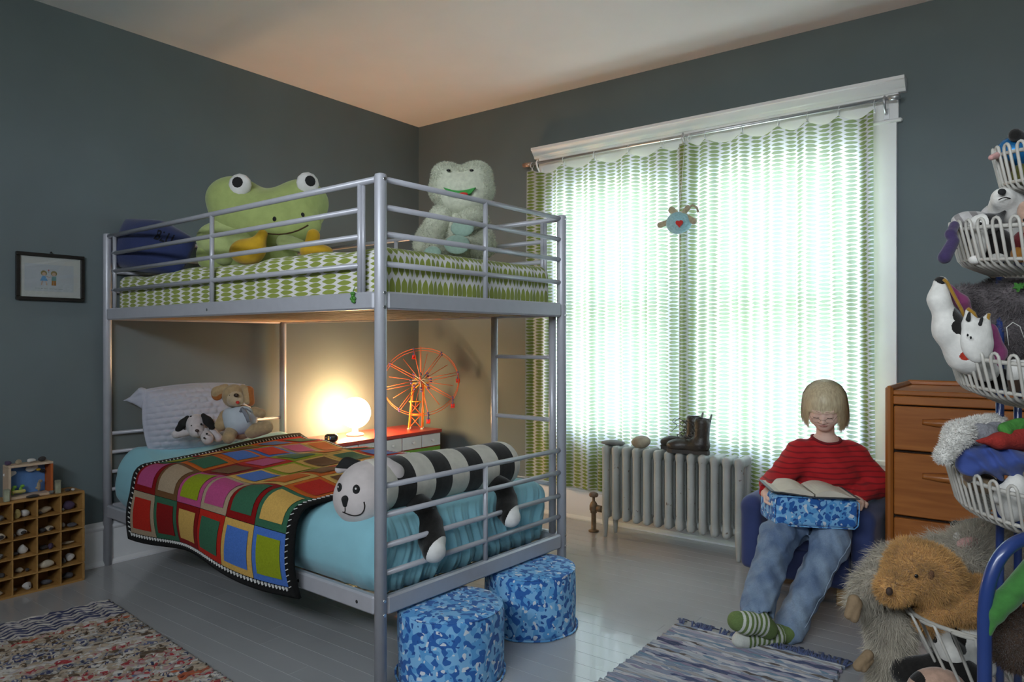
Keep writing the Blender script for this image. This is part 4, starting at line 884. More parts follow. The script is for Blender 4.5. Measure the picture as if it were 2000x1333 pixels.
# ================================================================== picture on the left wall
FRM = M('black_picture_frame', (.012, .010, .009), .4, .1, 40); MATB = M('mount_board', (.60, .57, .57), .8, .02)
pic = thing('framed_picture', (.01, -2.399, 1.395), 'small framed drawing of two children hanging on the left wall', 'picture')
y0, y1, z0, z1 = -2.542, -2.256, 1.286, 1.505
fb = MB()
for a, b_ in (((y0, z0), (y1, z0)), ((y0, z1), (y1, z1))): fb.box((.010, (y0+y1)/2, a[1]+(.008 if a[1] == z0 else -.008)), (.018, y1-y0, .016), bev=.002)
for y in (y0+.008, y1-.008): fb.box((.010, y, (z0+z1)/2), (.018, .016, z1-z0-.033), bev=.002)
fb.build('frame', FRM, pic)
MB().box((.006, (y0+y1)/2, (z0+z1)/2), (.006, y1-y0-.03, z1-z0-.03)).build('mount_board', MATB, pic)
pp = MB().box((.0095, -2.405, 1.392), (.001, .205, .125)).build('drawing_paper', M('drawing_paper', (.52, .52, .58), .8, .02), pic)
XF, YF = A(0, 1, 0), UP; DX = .0102
def fig(pts, m, nm, o=0.): MB().prism([(DX+o, -2.399+y, 1.392+z) for y, z in pts], (.0006, 0, 0)).build(nm, m, pp)
oval = lambda cy, cz, ry_, rz_, n=14: [(cy+ry_*math.cos(a), cz+rz_*math.sin(a)) for a in np.linspace(0, 2*pi, n+1)[:-1]]
HAIRD = M('drawn_hair', (.30, .22, .09), .9); SKIND = M('drawn_skin', (.55, .36, .28), .9); BLUD = M('drawn_blue', (.12, .30, .55), .9); TEALD = M('drawn_teal', (.16, .32, .32), .9); ORGD = M('drawn_orange', (.40, .16, .03), .9)
for cy, dress in ((-.030, BLUD), (.012, TEALD)):
    fig(oval(cy, .022, .013, .012), HAIRD, 'drawn_hair'); fig(oval(cy, .018, .008, .008), SKIND, 'drawn_face', .0006)
    if dress is BLUD: fig([(cy-.006, .008), (cy+.006, .008), (cy+.016, -.014), (cy-.016, -.014)], dress, 'drawn_dress'); [fig([(cy+s-.002, -.014), (cy+s+.002, -.014), (cy+s*1.6+.002, -.034), (cy+s*1.6-.003, -.034)], SKIND, 'drawn_leg') for s in (-.006, .008)]
    else: fig([(cy-.009, .008), (cy+.009, .008), (cy+.010, -.012), (cy-.010, -.012)], dress, 'drawn_shirt'); [fig([(cy+s-.004, -.012), (cy+s+.004, -.012), (cy+s+.004, -.034), (cy+s-.005, -.034)], ORGD, 'drawn_leg') for s in (-.005, .005)]
fig([(-.018, .008), (-.008, .004), (.004, .008), (.004, .005), (-.008, .001), (-.018, .005)], SKIND, 'drawn_arms', .0006); fig(oval(-.010, .036, .0025, .003, 8), REDF, 'drawn_heart'); fig([(-.0105, .034), (-.0095, .034), (-.0095, .024), (-.0105, .024)], BLKF, 'drawn_stem')
cap_ = MB(); yq = -2.466
for wl in (.020, .005, .017, .030, .020): cap_.tube([(DX+.0002, yq+wl*i/8, 1.392-.050-.004*(yq+2.466)+.0016*math.sin(i*2.4+wl*300)) for i in range(9)], .0005, 5); yq += wl+.0065
cap_.build('handwriting', M('ink', (.16, .16, .18), .9), pp)
MB().box((.0125, (y0+y1)/2, (z0+z1)/2), (.0016, y1-y0-.03, z1-z0-.03)).build('glass', gm, pic)
MB().cyl((.001, -2.399, 1.510), (.012, -2.399, 1.512), .0022, n=8).cyl((.012, -2.399, 1.512), (.013, -2.399, 1.512), .004, n=8).build('hanging_nail', FRM, pic)
# ================================================================== pigeonhole shelf with rocks
PINE = wood('golden_pine', (.34, .17, .045), (.47, .26, .08), (1.5, 1.5, 12), .5, 2.5)
sh = thing('pigeonhole_shelf', (.06, -2.6, 0), 'low pine pigeonhole shelf full of rocks against the left wall', 'shelf')
sy1, sx0, sx1, sz = -2.298, -.027, .116, .414
colsY = [sy1-.005-.0945*i for i in range(8)]
MB().box((sx0+.003, (sy1+colsY[-1])/2, sz/2), (.006, sy1-colsY[-1]-.004, sz-.004)).build('back_board', PINE, sh)
rowsZ = [.004, .083, .1635, .2445, .3255, .409]
for i, z in enumerate(rowsZ): MB().box(((sx0+sx1)/2+.002, (sy1+colsY[-1])/2, z), (sx1-sx0-.004, sy1-colsY[-1]-.002, .010 if i in (0, 5) else .006), bev=.001).build('shelf_board', PINE, sh)
for i, y in enumerate(colsY): 
    for r in range(5): MB().box(((sx0+sx1)/2+.0025, y, (rowsZ[r]+rowsZ[r+1])/2), (sx1-sx0-.003, .010 if i in (0, 7) else .006, rowsZ[r+1]-rowsZ[r]-.0075), bev=.001).build('divider', PINE, sh)
RK = {'grey': STONE('grey_rock', (.16, .155, .15)), 'white': STONE('white_crystal_rock', (.55, .53, .51)), 'yellow': STONE('yellow_rock', (.48, .38, .14)), 'purple': STONE('amethyst_rock', (.075, .05, .10)), 'tan': STONE('tan_rock', (.36, .29, .20)), 'dark': STONE('dark_rock', (.045, .04, .04)), 'cream': STONE('cream_shell_rock', (.52, .46, .36)), 'slate': STONE('slate_rock', (.09, .09, .105))}
rows_n = ['top row', 'second row', 'middle row', 'fourth row', 'bottom row']; cols_n = ['rightmost column', 'second column from the right', 'third column from the right', 'fourth column from the right']
rows_n = ['top row', 'second row', 'third row', 'fourth row', 'bottom row']; cols_n = ['rightmost column', 'second column from right', 'third column from right', 'fourth column from right']
RL = [  # row, col, offset towards +y, colour, size (x, y, z), description
 (0, 0, .0, 'purple', (.020, .028, .020), 'dark purple crystal rock'), (0, 0, -.032, 'white', (.008, .008, .007), 'tiny white pebble'), (0, 1, .003, 'tan', (.018, .030, .016), 'pale tan rock'), (0, 1, -.028, 'grey', (.012, .012, .008), 'small grey pebble'),
 (0, 2, -.022, 'yellow', (.012, .014, .024), 'pointed yellow rock'), (0, 2, .018, 'white', (.018, .024, .018), 'white crystal cluster'), (0, 3, .018, 'grey', (.016, .018, .014), 'grey mottled rock'),
 (1, 0, .012, 'slate', (.014, .026, .013), 'dark slate rock'), (1, 0, -.020, 'white', (.010, .010, .013), 'small white rock'), (1, 1, .020, 'cream', (.018, .022, .012), 'cream ring shaped shell rock'), (1, 1, -.018, 'dark', (.015, .018, .012), 'dark rounded rock'),
 (1, 2, .010, 'white', (.016, .023, .016), 'white hollow geode'), (1, 2, -.034, 'grey', (.009, .009, .009), 'little grey stone'), (1, 3, .014, 'cream', (.016, .022, .017), 'cream geode half'),
 (2, 0, .0, 'tan', (.014, .034, .009), 'flat long tan stone'), (2, 1, -.012, 'dark', (.014, .018, .010), 'blackish rock'), (2, 1, .022, 'purple', (.011, .012, .014), 'dull purple rock'), (2, 2, .012, 'white', (.017, .022, .020), 'white and grey crystal rock'), (2, 2, -.028, 'slate', (.012, .014, .009), 'low slate pebble'), (2, 3, .012, 'grey', (.014, .018, .013), 'rounded grey stone'),
 (3, 0, .012, 'white', (.020, .021, .019), 'white ball shaped rock'), (3, 0, -.024, 'grey', (.010, .010, .013), 'upright grey stone'), (3, 1, .0, 'cream', (.020, .034, .019), 'large knobbly cream rock'), (3, 2, -.006, 'cream', (.014, .020, .011), 'oval cream stone'), (3, 2, .026, 'dark', (.009, .010, .009), 'small black stone'), (3, 3, .022, 'dark', (.012, .014, .013), 'black glossy stone'),
 (4, 0, .004, 'slate', (.016, .024, .014), 'angular slate rock'), (4, 1, .004, 'slate', (.014, .026, .013), 'blocky dark slate piece'), (4, 2, .022, 'white', (.016, .020, .017), 'white rimmed dark geode'), (4, 2, -.026, 'tan', (.010, .012, .008), 'small tan pebble'), (4, 3, .01, 'tan', (.013, .018, .011), 'dull tan rock')]
for i, (r, c, off, colr, sz_, desc) in enumerate(RL):
    yc = (colsY[c]+colsY[c+1])/2+off*.85; q = A(*sz_)*.92
    ro = rock('rock', (.072+.012*math.sin(i*2.1), yc, rowsZ[r]+(.0055 if r == 0 else .0035)), q, RK[colr], '%s in the %s, %s of shelf' % (desc, rows_n[r], cols_n[c]), 40+i, 'rocks in the pigeonholes')
    rr = 4-r; dz = rowsZ[rr]-rowsZ[r]+((.0055 if rr == 0 else .0035)-(.0055 if r == 0 else .0035)); ro.data.transform(Matrix.Translation((0, 0, dz)))
    if 'geode' in desc or 'ring' in desc: MB().ball((.072+.012*math.sin(i*2.1)+q[0]*.72, yc, rowsZ[rr]+.004+q[2]*.95), (q[0]*.25, q[1]*.55, q[2]*.55), n=10).build('dark_hollow', RK['dark'], ro)
top = sz+.0005
for (x, y, s_, colr, lb) in ((.085, -2.36, (.010, .012, .007), 'dark', 'small dark stone on the shelf top next to the white pebble'), (.085, -2.335, (.008, .008, .006), 'white', 'white pebble on the shelf top at its right end'), (.100, -2.505, (.012, .028, .007), 'dark', 'black lens shaped stone lying before the wooden diorama box'), (.085, -2.424, (.009, .011, .009), 'grey', 'grey stone beside the right foot of the diorama box')):
    rock('rock', (x, y, top), s_, RK[colr], lb, int(abs(y)*1000), 'rocks on the shelf top', rough=.25)
def tower(x, y, h, w_, lb):
    ob = MB().box((x, y, top+h*.45), (w_, w_, h*.9), bev=.002); ob.prism([(x-w_*.5, y-w_*.5, top+h*.9), (x+w_*.5, y-w_*.5, top+h*.9), (x+w_*.5, y+w_*.5, top+h*.9), (x-w_*.5, y+w_*.5, top+h*.9)], (w_*.1, 0, h*.12)); o = ob.build('crystal_tower', STONE('pale_crystal' , (.34, .35, .25)) if 'pale_crystal' not in bpy.data.materials else bpy.data.materials['pale_crystal']); tag(o, lb, 'crystal', 'crystal towers')
tower(.088, -2.400, .058, .020, 'pale upright crystal block to the right of the diorama box'); tower(.100, -2.604, .052, .020, 'pale upright crystal block to the left of the diorama box')
di = thing('diorama_box', (.05, -2.505, top), 'small wooden shadow box with a blue sky and cut-out clouds on the shelf', 'diorama')
LW = M('pale_box_wood', (.56, .42, .30), .6, .08, 30); a0, a1, h0, h1 = -2.592, -2.418, top, top+.148
for z in (h0+.005, h1-.005): MB().box((.052, (a0+a1)/2, z), (.07, a1-a0, .010), bev=.001).build('box_board', LW, di)
for y in (a0+.005, a1-.005): MB().box((.052, y, (h0+h1)/2), (.07, .010, h1-h0-.021), bev=.001).build('box_board', LW if y < -2.5 else M('orange_card', (.42, .10, .02), .8), di)
MB().box((.020, (a0+a1)/2, (h0+h1)/2), (.004, a1-a0-.022, h1-h0-.022)).build('sky_card', M('sky_blue_card', (.10, .22, .48), .8, .1, 30), di)
for cy, cz, s_ in ((-2.575, .105, 1.0), (-2.49, .118, 1.0)):
    MB().ball((.036, cy, top+cz), (.003, .022*s_, .013)).ball((.037, cy+.016, top+cz+.004), (.003, .014, .010)).build('cloud', WHT, di)
for cy, cz, m_, nm in ((-2.465, .060, RK['tan'], 'clay_dog'), (-2.565, .045, GRNP, 'clay_plant'), (-2.535, .045, GRNP, 'clay_plant')):
    b = MB().ball((.055, cy, top+.012+cz*.45), (.006, .008, cz*.36)).ball((.056, cy+.006, top+.016+cz*.75), (.006, .009, .007)).ball((.056, cy-.006, top+cz*.55), (.005, .008, .006)); b.build(nm, m_, di)
MB().ball((.045, -2.447, top+.105), (.006, .010, .009)).ball((.050, -2.440, top+.106), (.004, .004, .004)).build('clay_bee', BLKF, di); MB().ball((.044, -2.462, top+.112), (.005, .010, .006)).build('clay_sun', YEL, di)
MB().box((.060, -2.545, top+.028), (.012, .055, .014), bev=.004).build('clay_car', M('yellow_clay', (.5, .45, .15), .7), di)
for y, colr, s_, lb in ((-2.585, 'purple', (.010, .013, .009), 'dull purple stone on the left end of the diorama box'), (-2.545, 'tan', (.009, .013, .010), 'brownish stone on top of the diorama box'), (-2.495, 'white', (.010, .018, .009), 'white stone on top of the diorama box'), (-2.452, 'dark', (.012, .016, .011), 'dark stone on the right end of the diorama box')):
    rock('rock', (.055, y, h1+.0005), s_, RK[colr], lb, int(abs(y)*999), 'rocks on the diorama box')

pic.location = Vector(pic.location)+Vector((-.059, .022, .006))
# ================================================================== poufs
def camo(name, sc):
    m, t = new(name); o_ = t.n('OutputMaterial'); b = t.n('BsdfPrincipled', i_Roughness=.8); t.l(b.outputs[0], o_.inputs[0]); b.inputs['Sheen Weight'].default_value = .1
    tc = t.n('TexCoord'); mp = t.n('Mapping'); t.l(tc.outputs['Object'], mp.inputs[0])
    ns = [t.n('TexNoise', i_Scale=sc*k, i_Detail=d_, i_Distortion=di_) for k, d_, di_ in ((1, .3, .25), (.8, .0, .2), (1.25, .0, .4), (1.6, 0., .2))]
    for i, n_ in enumerate(ns):
        mpi = t.n('Mapping'); mpi.inputs['Location'].default_value = (3.1*i, 1.7*i, -2.3*i); t.l(tc.outputs['Object'], mpi.inputs[0]); t.l(mpi.outputs[0], n_.inputs[0])
    st = lambda o, a: t.ramp(o, [(a-.004, (0, 0, 0)), (a+.004, (1, 1, 1))])
    c = t.mix(st(ns[1].outputs[0], .54), (.21, .48, .78), (.10, .34, .68)); c = t.mix(st(ns[0].outputs[0], .565), c, (.018, .12, .42)); c = t.mix(st(ns[2].outputs[0], .70), c, (.66, .72, .80)); c = t.mix(st(ns[3].outputs[0], .69), c, (.012, .08, .32))
    t.l(c, b.inputs['Base Color']); return m
CAMO = camo('blue_splash_print_cloth', 42.)
def pouf(u, d, label, seed):
    c = P(u, V0, d); c[2] = 0; R_ = .176; h = .229; th = thing('pouf', c, label, 'pouf', 'blue print poufs'); n = 72; V = []
    prof = [(R_*.985, .001), (R_*1.01, .004), (R_*1.0, .02), (R_*1.012, .10), (R_*1.008, .17), (R_*.995, h-.012), (R_*.985, h-.004), (R_*.955, h), (R_*.7, h+.003), (R_*.4, h+.004), (R_*.1, h+.004)]
    rg = np.random.default_rng(seed); ph = rg.random(6)*6.28
    for r, z in prof:
        for j in range(n):
            a = j*2*pi/n; w_ = (.003*math.sin(5*a+ph[0]+z*9)+.002*math.sin(11*a+ph[1]-z*20))*(z < h-.002); V.append(c+A((r+w_)*math.cos(a), (r+w_)*math.sin(a), z))
    F = [(i*n+j, i*n+(j+1) % n, (i+1)*n+(j+1) % n, (i+1)*n+j) for i in range(len(prof)-1) for j in range(n)]+[tuple(range((len(prof)-1)*n, len(prof)*n)), tuple(range(n-1, -1, -1))]
    mk('cover', V, F, CAMO, th, smooth=True)
    MB().tube([c+A(R_*.985*math.cos(a), R_*.985*math.sin(a), h-.004) for a in np.linspace(0, 2*pi, 61)[:-1]], .0026, 6, True).build('top_piping', CAMO, th)
    hm = [(.0035+.004*max(0, math.sin(9*a+ph[3])), a) for a in np.linspace(0, 2*pi, 91)[:-1]]
    MB().tube([c+A((R_*1.012+k)*math.cos(a), (R_*1.012+k)*math.sin(a), .005) for k, a in hm], .004, 6, True).build('hem', CAMO, th)
pouf(880, 2.42, 'blue splash print round pouf under the bed foot, nearer the front post', 1)
pouf(1036, 2.823, 'blue splash print round pouf under the bed foot, nearer the radiator', 2)
# ================================================================== rugs
def yarn(name, stops, sc=9., sx=1.):
    m, t = new(name); o_ = t.n('OutputMaterial'); b = t.n('BsdfPrincipled', i_Roughness=.95); t.l(b.outputs[0], o_.inputs[0]); b.inputs['Sheen Weight'].default_value = .15
    tc = t.n('TexCoord'); mp = t.n('Mapping'); mp.inputs['Scale'].default_value = (sx, 1, 1); t.l(tc.outputs['Object'], mp.inputs[0]); nz = t.n('TexNoise', i_Scale=sc*1.8, i_Detail=2.); t.l(mp.outputs[0], nz.inputs[0])
    k = len(stops); t.l(t.ramp(nz.outputs[0], [(.30+.4*i/k, c) for i, c in enumerate(stops)], 'CONSTANT'), b.inputs['Base Color']); return m
cB, cW, cN, cR_, cBr, cG, cP = (.38, .30, .22), (.50, .46, .42), (.035, .04, .10), (.30, .03, .035), (.09, .055, .03), (.22, .21, .20), (.36, .22, .22)
YN = {'navy': yarn('navy_yarn', [cN, (.05, .055, .12), cN]), 'white': yarn('white_yarn_rug', [cW, (.42, .38, .38), cW]), 'beige': yarn('beige_yarn', [cB, cW, cB, cBr]), 'mix': yarn('mixed_beige_yarn', [cB, cBr, cG, cW, cN, cB], 14), 'red': yarn('mixed_red_yarn', [cR_, cB, cR_, cP, cB, cW], 12), 'blue': yarn('mixed_blue_yarn', [cB, cN, cG, cB, (.10, .11, .2), cW], 12), 'pink': yarn('mixed_pink_yarn', [cP, cB, cR_, cW, cB], 12), 'brown': yarn('mixed_brown_yarn', [cBr, cB, cBr, cB, cW], 14), 'orange': yarn('orange_yarn', [(.36, .08, .03), cB, (.36, .08, .03)], 6)}
r0 = A(.519, -2.369, 0); rL = nrm(A(1.029, -.09, 0)); rW = nrm(A(-.13, -.99, 0))
rug = thing('rug', r0+rL*.9+rW*.5, 'thick shaggy rug of zigzag beige, navy and red yarn beside the rock shelf', 'rug')
MB().prism([r0+rL*.004+UP*.0015, r0+rL*1.72+UP*.0015, r0+rL*1.72+rW*1.12+UP*.0015, r0+rL*.004+rW*1.12+UP*.0015], UP*.006).build('rug_backing', M('rug_backing', (.10, .085, .075), .95), rug)
seq = ['white', 'navy']*7+['white']+['beige', 'beige', 'pink', 'orange', 'beige', 'brown', 'beige', 'mix', 'brown', 'mix', 'beige', 'blue', 'mix', 'blue', 'mix', 'blue', 'beige', 'mix', 'beige', 'beige', 'white', 'beige', 'pink', 'red', 'beige', 'blue', 'blue', 'mix', 'beige', 'brown', 'mix', 'beige', 'beige', 'red', 'pink', 'red', 'red', 'beige', 'mix', 'pink', 'red', 'blue', 'red', 'white', 'pink']
rg = np.random.default_rng(11); nc = 118; gap_ = 1.70/nc
for i in range(nc):
    m_ = YN[seq[i]] if i < len(seq) else YN[list(YN)[rg.integers(2, 9)]]; k = 110; s = np.linspace(0, 1.10, k)
    zig = (i < 15); am = .0150 if zig else .0075+.004*rg.random(); wl = .078 if zig else .05+.02*rg.random()
    ph = (.1 if zig else rg.random())*6.28; tri = 2/pi*np.arcsin(np.sin(2*pi*s/wl+ph)); jit = rg.normal(0, .0016, k)
    off = gap_*(i+.5)+am*tri*1.0+jit; zz = .0125+.0035*np.abs(np.sin(2*pi*s/.021+rg.random()*6))+rg.normal(0, .0012, k)
    off = np.clip(off, .004, 1.715)
    MB().tube([r0+rL*o+rW*(q+.004)+UP*z for o, q, z in zip(off, s, zz)], .0070+.0018*rg.random(k), 5).build('yarn_cord', m_, rug)
rug2c = A(2.82, -1.6, 0); rug2 = thing('rug', rug2c, 'flat blue and grey woven rag rug with a navy fringe under the child\'s feet', 'rug')
RGC = [yarn('rag_a', [(.30, .33, .38), (.48, .49, .52), (.22, .26, .34), (.40, .42, .46)], 16, .16), yarn('rag_b', [(.07, .085, .16), (.25, .28, .36), (.06, .07, .13)], 9, .16), yarn('rag_c', [(.36, .33, .40), (.5, .48, .5), (.25, .22, .30)], 14, .16), yarn('rag_d', [(.13, .11, .10), (.35, .33, .33), (.10, .085, .08)], 7, .16), yarn('rag_e', [(.45, .46, .48), (.16, .24, .32), (.5, .5, .52)], 12, .16), yarn('rag_f', [(.30, .04, .14), (.34, .33, .38), (.4, .4, .43)], 4, .16)]
MB().box((2.822, -1.142-.62, .0025), (.600, 1.236, .004)).build('rug_backing', M('rag_warp', (.2, .21, .25), .95), rug2)
yy = -1.150; i = 0
while yy > -2.36:
    k = 40; x = np.linspace(2.515+.012*rg.random(), 3.130-.012*rg.random(), k); bump_ = .010*np.exp(-((x-2.80-.05*math.sin(i*.3))/.13)**2)*math.exp(-((yy+1.33)/.12)**2)
    yv = yy+.0022*np.sin(x*24+i*.7)+rg.normal(0, .0008, k)-bump_; w_ = .0074
    pts = np.stack([x, yv, .0072+.0018*np.sin(x*90+i*2)+0*x], 1)
    MB().tube(pts, w_*(.9+.2*rg.random(k)), 5).build('rag_strip', RGC[[0, 4, 1, 0, 2, 3, 0, 4, 2, 1, 0, 5][(i*5+i//3) % 12]], rug2); yy -= .0128; i += 1
fr2 = MB()
for i in range(190):
    x = 2.520+.61*rg.random(); 
    if 2.545 < x < 2.575 or (2.66 < x < 2.70 and rg.random() < .7): continue
    a = rg.normal(0, .5); L = .030+.022*rg.random(); p = A(x, -1.146, .008); q = p+A(math.sin(a)*L*.5, L*.55, .008+.01*rg.random()); r_ = q+A(math.sin(a+rg.normal(0, .6))*L*.5, L*.45, -.010); r_[2] = max(r_[2], .004)
    fr2.tube([p, q, r_], [.0035, .003, .0016], 4)
fr2.build('fringe', yarn('navy_fringe', [(.055, .075, .17), (.09, .12, .24), (.05, .065, .15)], 40), rug2, 'stuff')
# ================================================================== armchair
NAVC = M('navy_chair_canvas', (.030, .048, .155), .85, .06, 14, .12, 220, sheen=.15, dist=.002); CHW = wood('chair_leg_oak', (.40, .24, .10), (.52, .34, .16), (8, 8, 1))
ac = thing('armchair', (2.84, -.37, 0), 'small navy blue armchair with oak block legs under the reading child', 'armchair')
yf, yb = -.60, -.14
for x in (2.612, 3.066): blob('arm', [B_((x, (yf+yb)/2+.01, .245), (.045, (yb-yf)/2, .150), None, .030), C_((x, yf+.05, .375), (x, yb-.04, .375), .046)], NAVC, ac, 44, .02)
blob('backrest', [B_((2.84, yb-.035, .29), (.24, .048, .175), None, .04), C_((2.66, yb-.04, .43), (3.02, yb-.04, .43), .045)], NAVC, ac, 44, .03)
blob('seat_cushion', [B_((2.84, -.38, .262), (.176, .232, .052), None, .045)], NAVC, ac, 44, .02)
blob('front_panel', [B_((2.84, -.555, .155), (.178, .050, .072), None, .03)], NAVC, ac, 40, .02)
MB().box((2.84, -.33, .120), (.44, .40, .05), bev=.008).build('base_frame', NAVC, ac)
for x, y in ((2.66, -.52), (2.985, -.52), (2.66, -.17), (3.02, -.17)): MB().box((x, y, .049), (.05, .045, .098), bev=.004).build('leg', CHW, ac)
# ================================================================== the reading child
SKIN = M('fair_skin', (.80, .54, .44), .55, .04, 30, spec=.3); LIP = M('lip_skin', (.50, .22, .19), .5)
m, t = new('red_striped_jersey'); SWEAT = m; o_ = t.n('OutputMaterial'); b_ = t.n('BsdfPrincipled', i_Roughness=.9); t.l(b_.outputs[0], o_.inputs[0]); b_.inputs['Sheen Weight'].default_value = .04
tc = t.n('TexCoord'); s_ = t.n('SeparateXYZ'); t.l(tc.outputs['Object'], s_.inputs[0]); nz = t.n('TexNoise', i_Scale=7., i_Detail=2.); t.l(tc.outputs['Object'], nz.inputs[0])
zz = t.math('MULTIPLY_ADD', nz.outputs[0], .03, s_.outputs[2]); sw = t.math('SINE', t.math('MULTIPLY', zz, 2*pi/.0215))
t.l(t.mix(t.ramp(sw, [(.55, (0, 0, 0)), (.75, (1, 1, 1))]), (.45, .009, .013), (.23, .006, .010)), b_.inputs['Base Color'])
m, t = new('washed_denim'); DENIM = m; o_ = t.n('OutputMaterial'); b_ = t.n('BsdfPrincipled', i_Roughness=.85); t.l(b_.outputs[0], o_.inputs[0])
tc = t.n('TexCoord'); n1 = t.n('TexNoise', i_Scale=9., i_Detail=5.); n2 = t.n('TexNoise', i_Scale=260., i_Detail=2.); mp_ = t.n('Mapping'); mp_.inputs['Scale'].default_value = (1.6, 1.6, .5); t.l(tc.outputs['Object'], mp_.inputs[0]); t.l(mp_.outputs[0], n1.inputs[0]); t.l(tc.outputs['Object'], n2.inputs[0])
c_ = t.ramp(n1.outputs[0], [(.3, (.10, .155, .27)), (.72, (.27, .36, .48))]); t.l(t.mix(.25, c_, n2.outputs[0], 'OVERLAY'), b_.inputs['Base Color']); bp = t.n('Bump', i_Strength=.5, i_Distance=.006); t.l(n1.outputs[0], bp.inputs['Height']); t.l(bp.outputs[0], b_.inputs['Normal'])
pel = P(1603, 985, 3.13); per = thing('person', (pel[0], pel[1]-.1, .30), 'blond child in red striped jersey and jeans sitting in the armchair reading a book', 'person')
chest_ = P(1614, 915, 3.13); nb = P(1612, 862, 3.11); hc = P(1610, 793, 3.06)
shL, shR = P(1562, 888, 3.12), P(1666, 892, 3.12); elL, elR = P(1512, 948, 3.06), P(1712, 945, 3.10); wrL, wrR = P(1497, 966, 2.93), P(1676, 972, 3.00)
hiL, hiR = P(1578, 1000, 3.11), P(1636, 1004, 3.11); knL, knR = P(1518, 1052, 2.84), P(1622, 1062, 2.85); anL, anR = P(1478, 1196, 2.62), P(1540, 1232, 2.66)
zf = nrm(A(.16, -.98, 0)*math.cos(.42)-UP*math.sin(.42)); xf = nrm(np.cross(UP, zf)); yf_ = np.cross(zf, xf); HRm = np.stack([xf, yf_, zf], 1)
hd = lambda x, y, z: hc+HRm@A(x, y, z)
hprims = [E_(hd(0, .014, -.014), (.070, .076, .082), HRm), E_(hd(0, -.022, .018), (.059, .066, .062), HRm), E_(hd(0, -.072, .040), (.026, .022, .028), HRm, 0, .03), C_(hd(0, -.012, .078), hd(0, -.034, .086), .0055, .0075, 0, .012),
          E_(hd(-.010, -.036, .080), (.006, .005, .006), HRm, 0, .006), E_(hd(.010, -.036, .080), (.006, .005, .006), HRm, 0, .006), E_(hd(0, -.0515, .0725), (.0185, .0036, .008), HRm, 1, .004), E_(hd(0, -.0565, .0710), (.0150, .0040, .008), HRm, 1, .004),
          E_(hd(-.024, -.008, .067), (.014, .010, .009), HRm, 0, .008), E_(hd(.024, -.008, .067), (.014, .010, .009), HRm, 0, .008), C_(hd(-.038, .012, .066), hd(-.012, .010, .076), .006, .006, 0, .014), C_(hd(.038, .012, .066), hd(.012, .010, .076), .006, .006, 0, .014),
          E_(hd(-.034, -.036, .048), (.018, .018, .018), HRm, 0, .025), E_(hd(.034, -.036, .048), (.018, .018, .018), HRm, 0, .025), E_(hd(-.072, -.008, -.012), (.008, .022, .014), HRm, 0, .006), E_(hd(.072, -.008, -.012), (.008, .022, .014), HRm, 0, .006),
          C_(hd(0, -.05, -.02), nb, .034, .038, 0, .03)]
V1, F1 = nets(hprims, 110, .02); c1_ = V1[F1].mean(1); mi1 = (np.minimum(sdist(hprims[6], c1_), sdist(hprims[7], c1_)) < .0009).astype(int)
bprims = [C_(nb, chest_, .045, .085), E_(chest_, (.105, .075, .10), frame(x=RIGHT, z=UP)), C_(chest_, pel, .085, .088), C_(shL, elL, .034, .029), C_(elL, wrL, .028, .020), C_(shR, elR, .034, .029), C_(elR, wrR, .028, .020), C_(nb, shL, .04, .036), C_(nb, shR, .04, .036),
          C_(hiL, knL, .058, .042), C_(knL, anL, .040, .026), C_(hiR, knR, .058, .042), C_(knR, anR, .040, .026), C_(pel, hiL, .08, .06), C_(pel, hiR, .08, .06)]
V2, F2 = nets(bprims, 96, .02)
def hand(w_, fwd, up, thumb):
    fw_, u_ = nrm(fwd), nrm(up); sd_ = np.cross(fw_, u_); pm = w_+fw_*.034
    pr = [C_(w_-fw_*.01, w_+fw_*.012, .0165, .0165), E_(pm, (.034, .026, .012), np.stack([fw_, np.cross(u_, fw_), u_], 1))]
    for i, (o_, L_) in enumerate(((-.019, .044), (-.0065, .052), (.0065, .048), (.018, .037))):
        a = pm+fw_*.024+sd_*o_; b_ = a+fw_*L_*.5-u_*.004; c = b_+fw_*L_*.36-u_*.014; pr += [C_(a, b_, .0072, .0066, 0, .004), C_(b_, c, .0064, .0052, 0, .003)]
    a = w_+fw_*.018+sd_*thumb*.020; b_ = a+sd_*thumb*.016+fw_*.020; pr += [C_(a, b_, .0085, .0072, 0, .006), C_(b_, b_+fw_*.022-u_*.006, .0068, .0056, 0, .004)]
    return nets(pr, 54, .008)
V3, F3 = hand(wrL, FWD*-.8+RIGHT*.25+UP*-.05, UP*.9-RIGHT*.5, 1); V4, F4 = hand(wrR, FWD*-.75-RIGHT*.35-UP*.05, UP*.9+RIGHT*.5, -1)
Vs, Fs, Ms, n0 = [], [], [], 0
for V_, F_, m_ in ((V1, F1, mi1), (V2, F2, None), (V3, F3, None), (V4, F4, None)):
    Vs.append(V_); Fs.append(F_+n0); Ms.append(m_ if m_ is not None else np.zeros(len(F_), int)); n0 += len(V_)
mk('body', np.vstack(Vs), np.vstack(Fs), [SKIN, LIP], per, np.concatenate(Ms), True)
wr_ = lambda G: .0035*np.sin(G[..., 2]*95+G[..., 0]*40)*np.sin(G[..., 0]*50+G[..., 1]*30)
jp = [C_(nb-UP*.020, chest_, .058, .105), E_(chest_, (.142, .098, .115), frame(x=RIGHT, z=UP)), C_(chest_-UP*.02, pel, .118, .125), C_(nb-UP*.030, shL, .050, .053), C_(nb-UP*.030, shR, .050, .053), C_(shL, elL, .058, .053), C_(elL, wrL, .050, .034), C_(shR, elR, .058, .056), C_(elR, wrR, .052, .034)]
nk = E_(nb+UP*.022-FWD*.014, (.060, .060, .040), None, 0, .004)
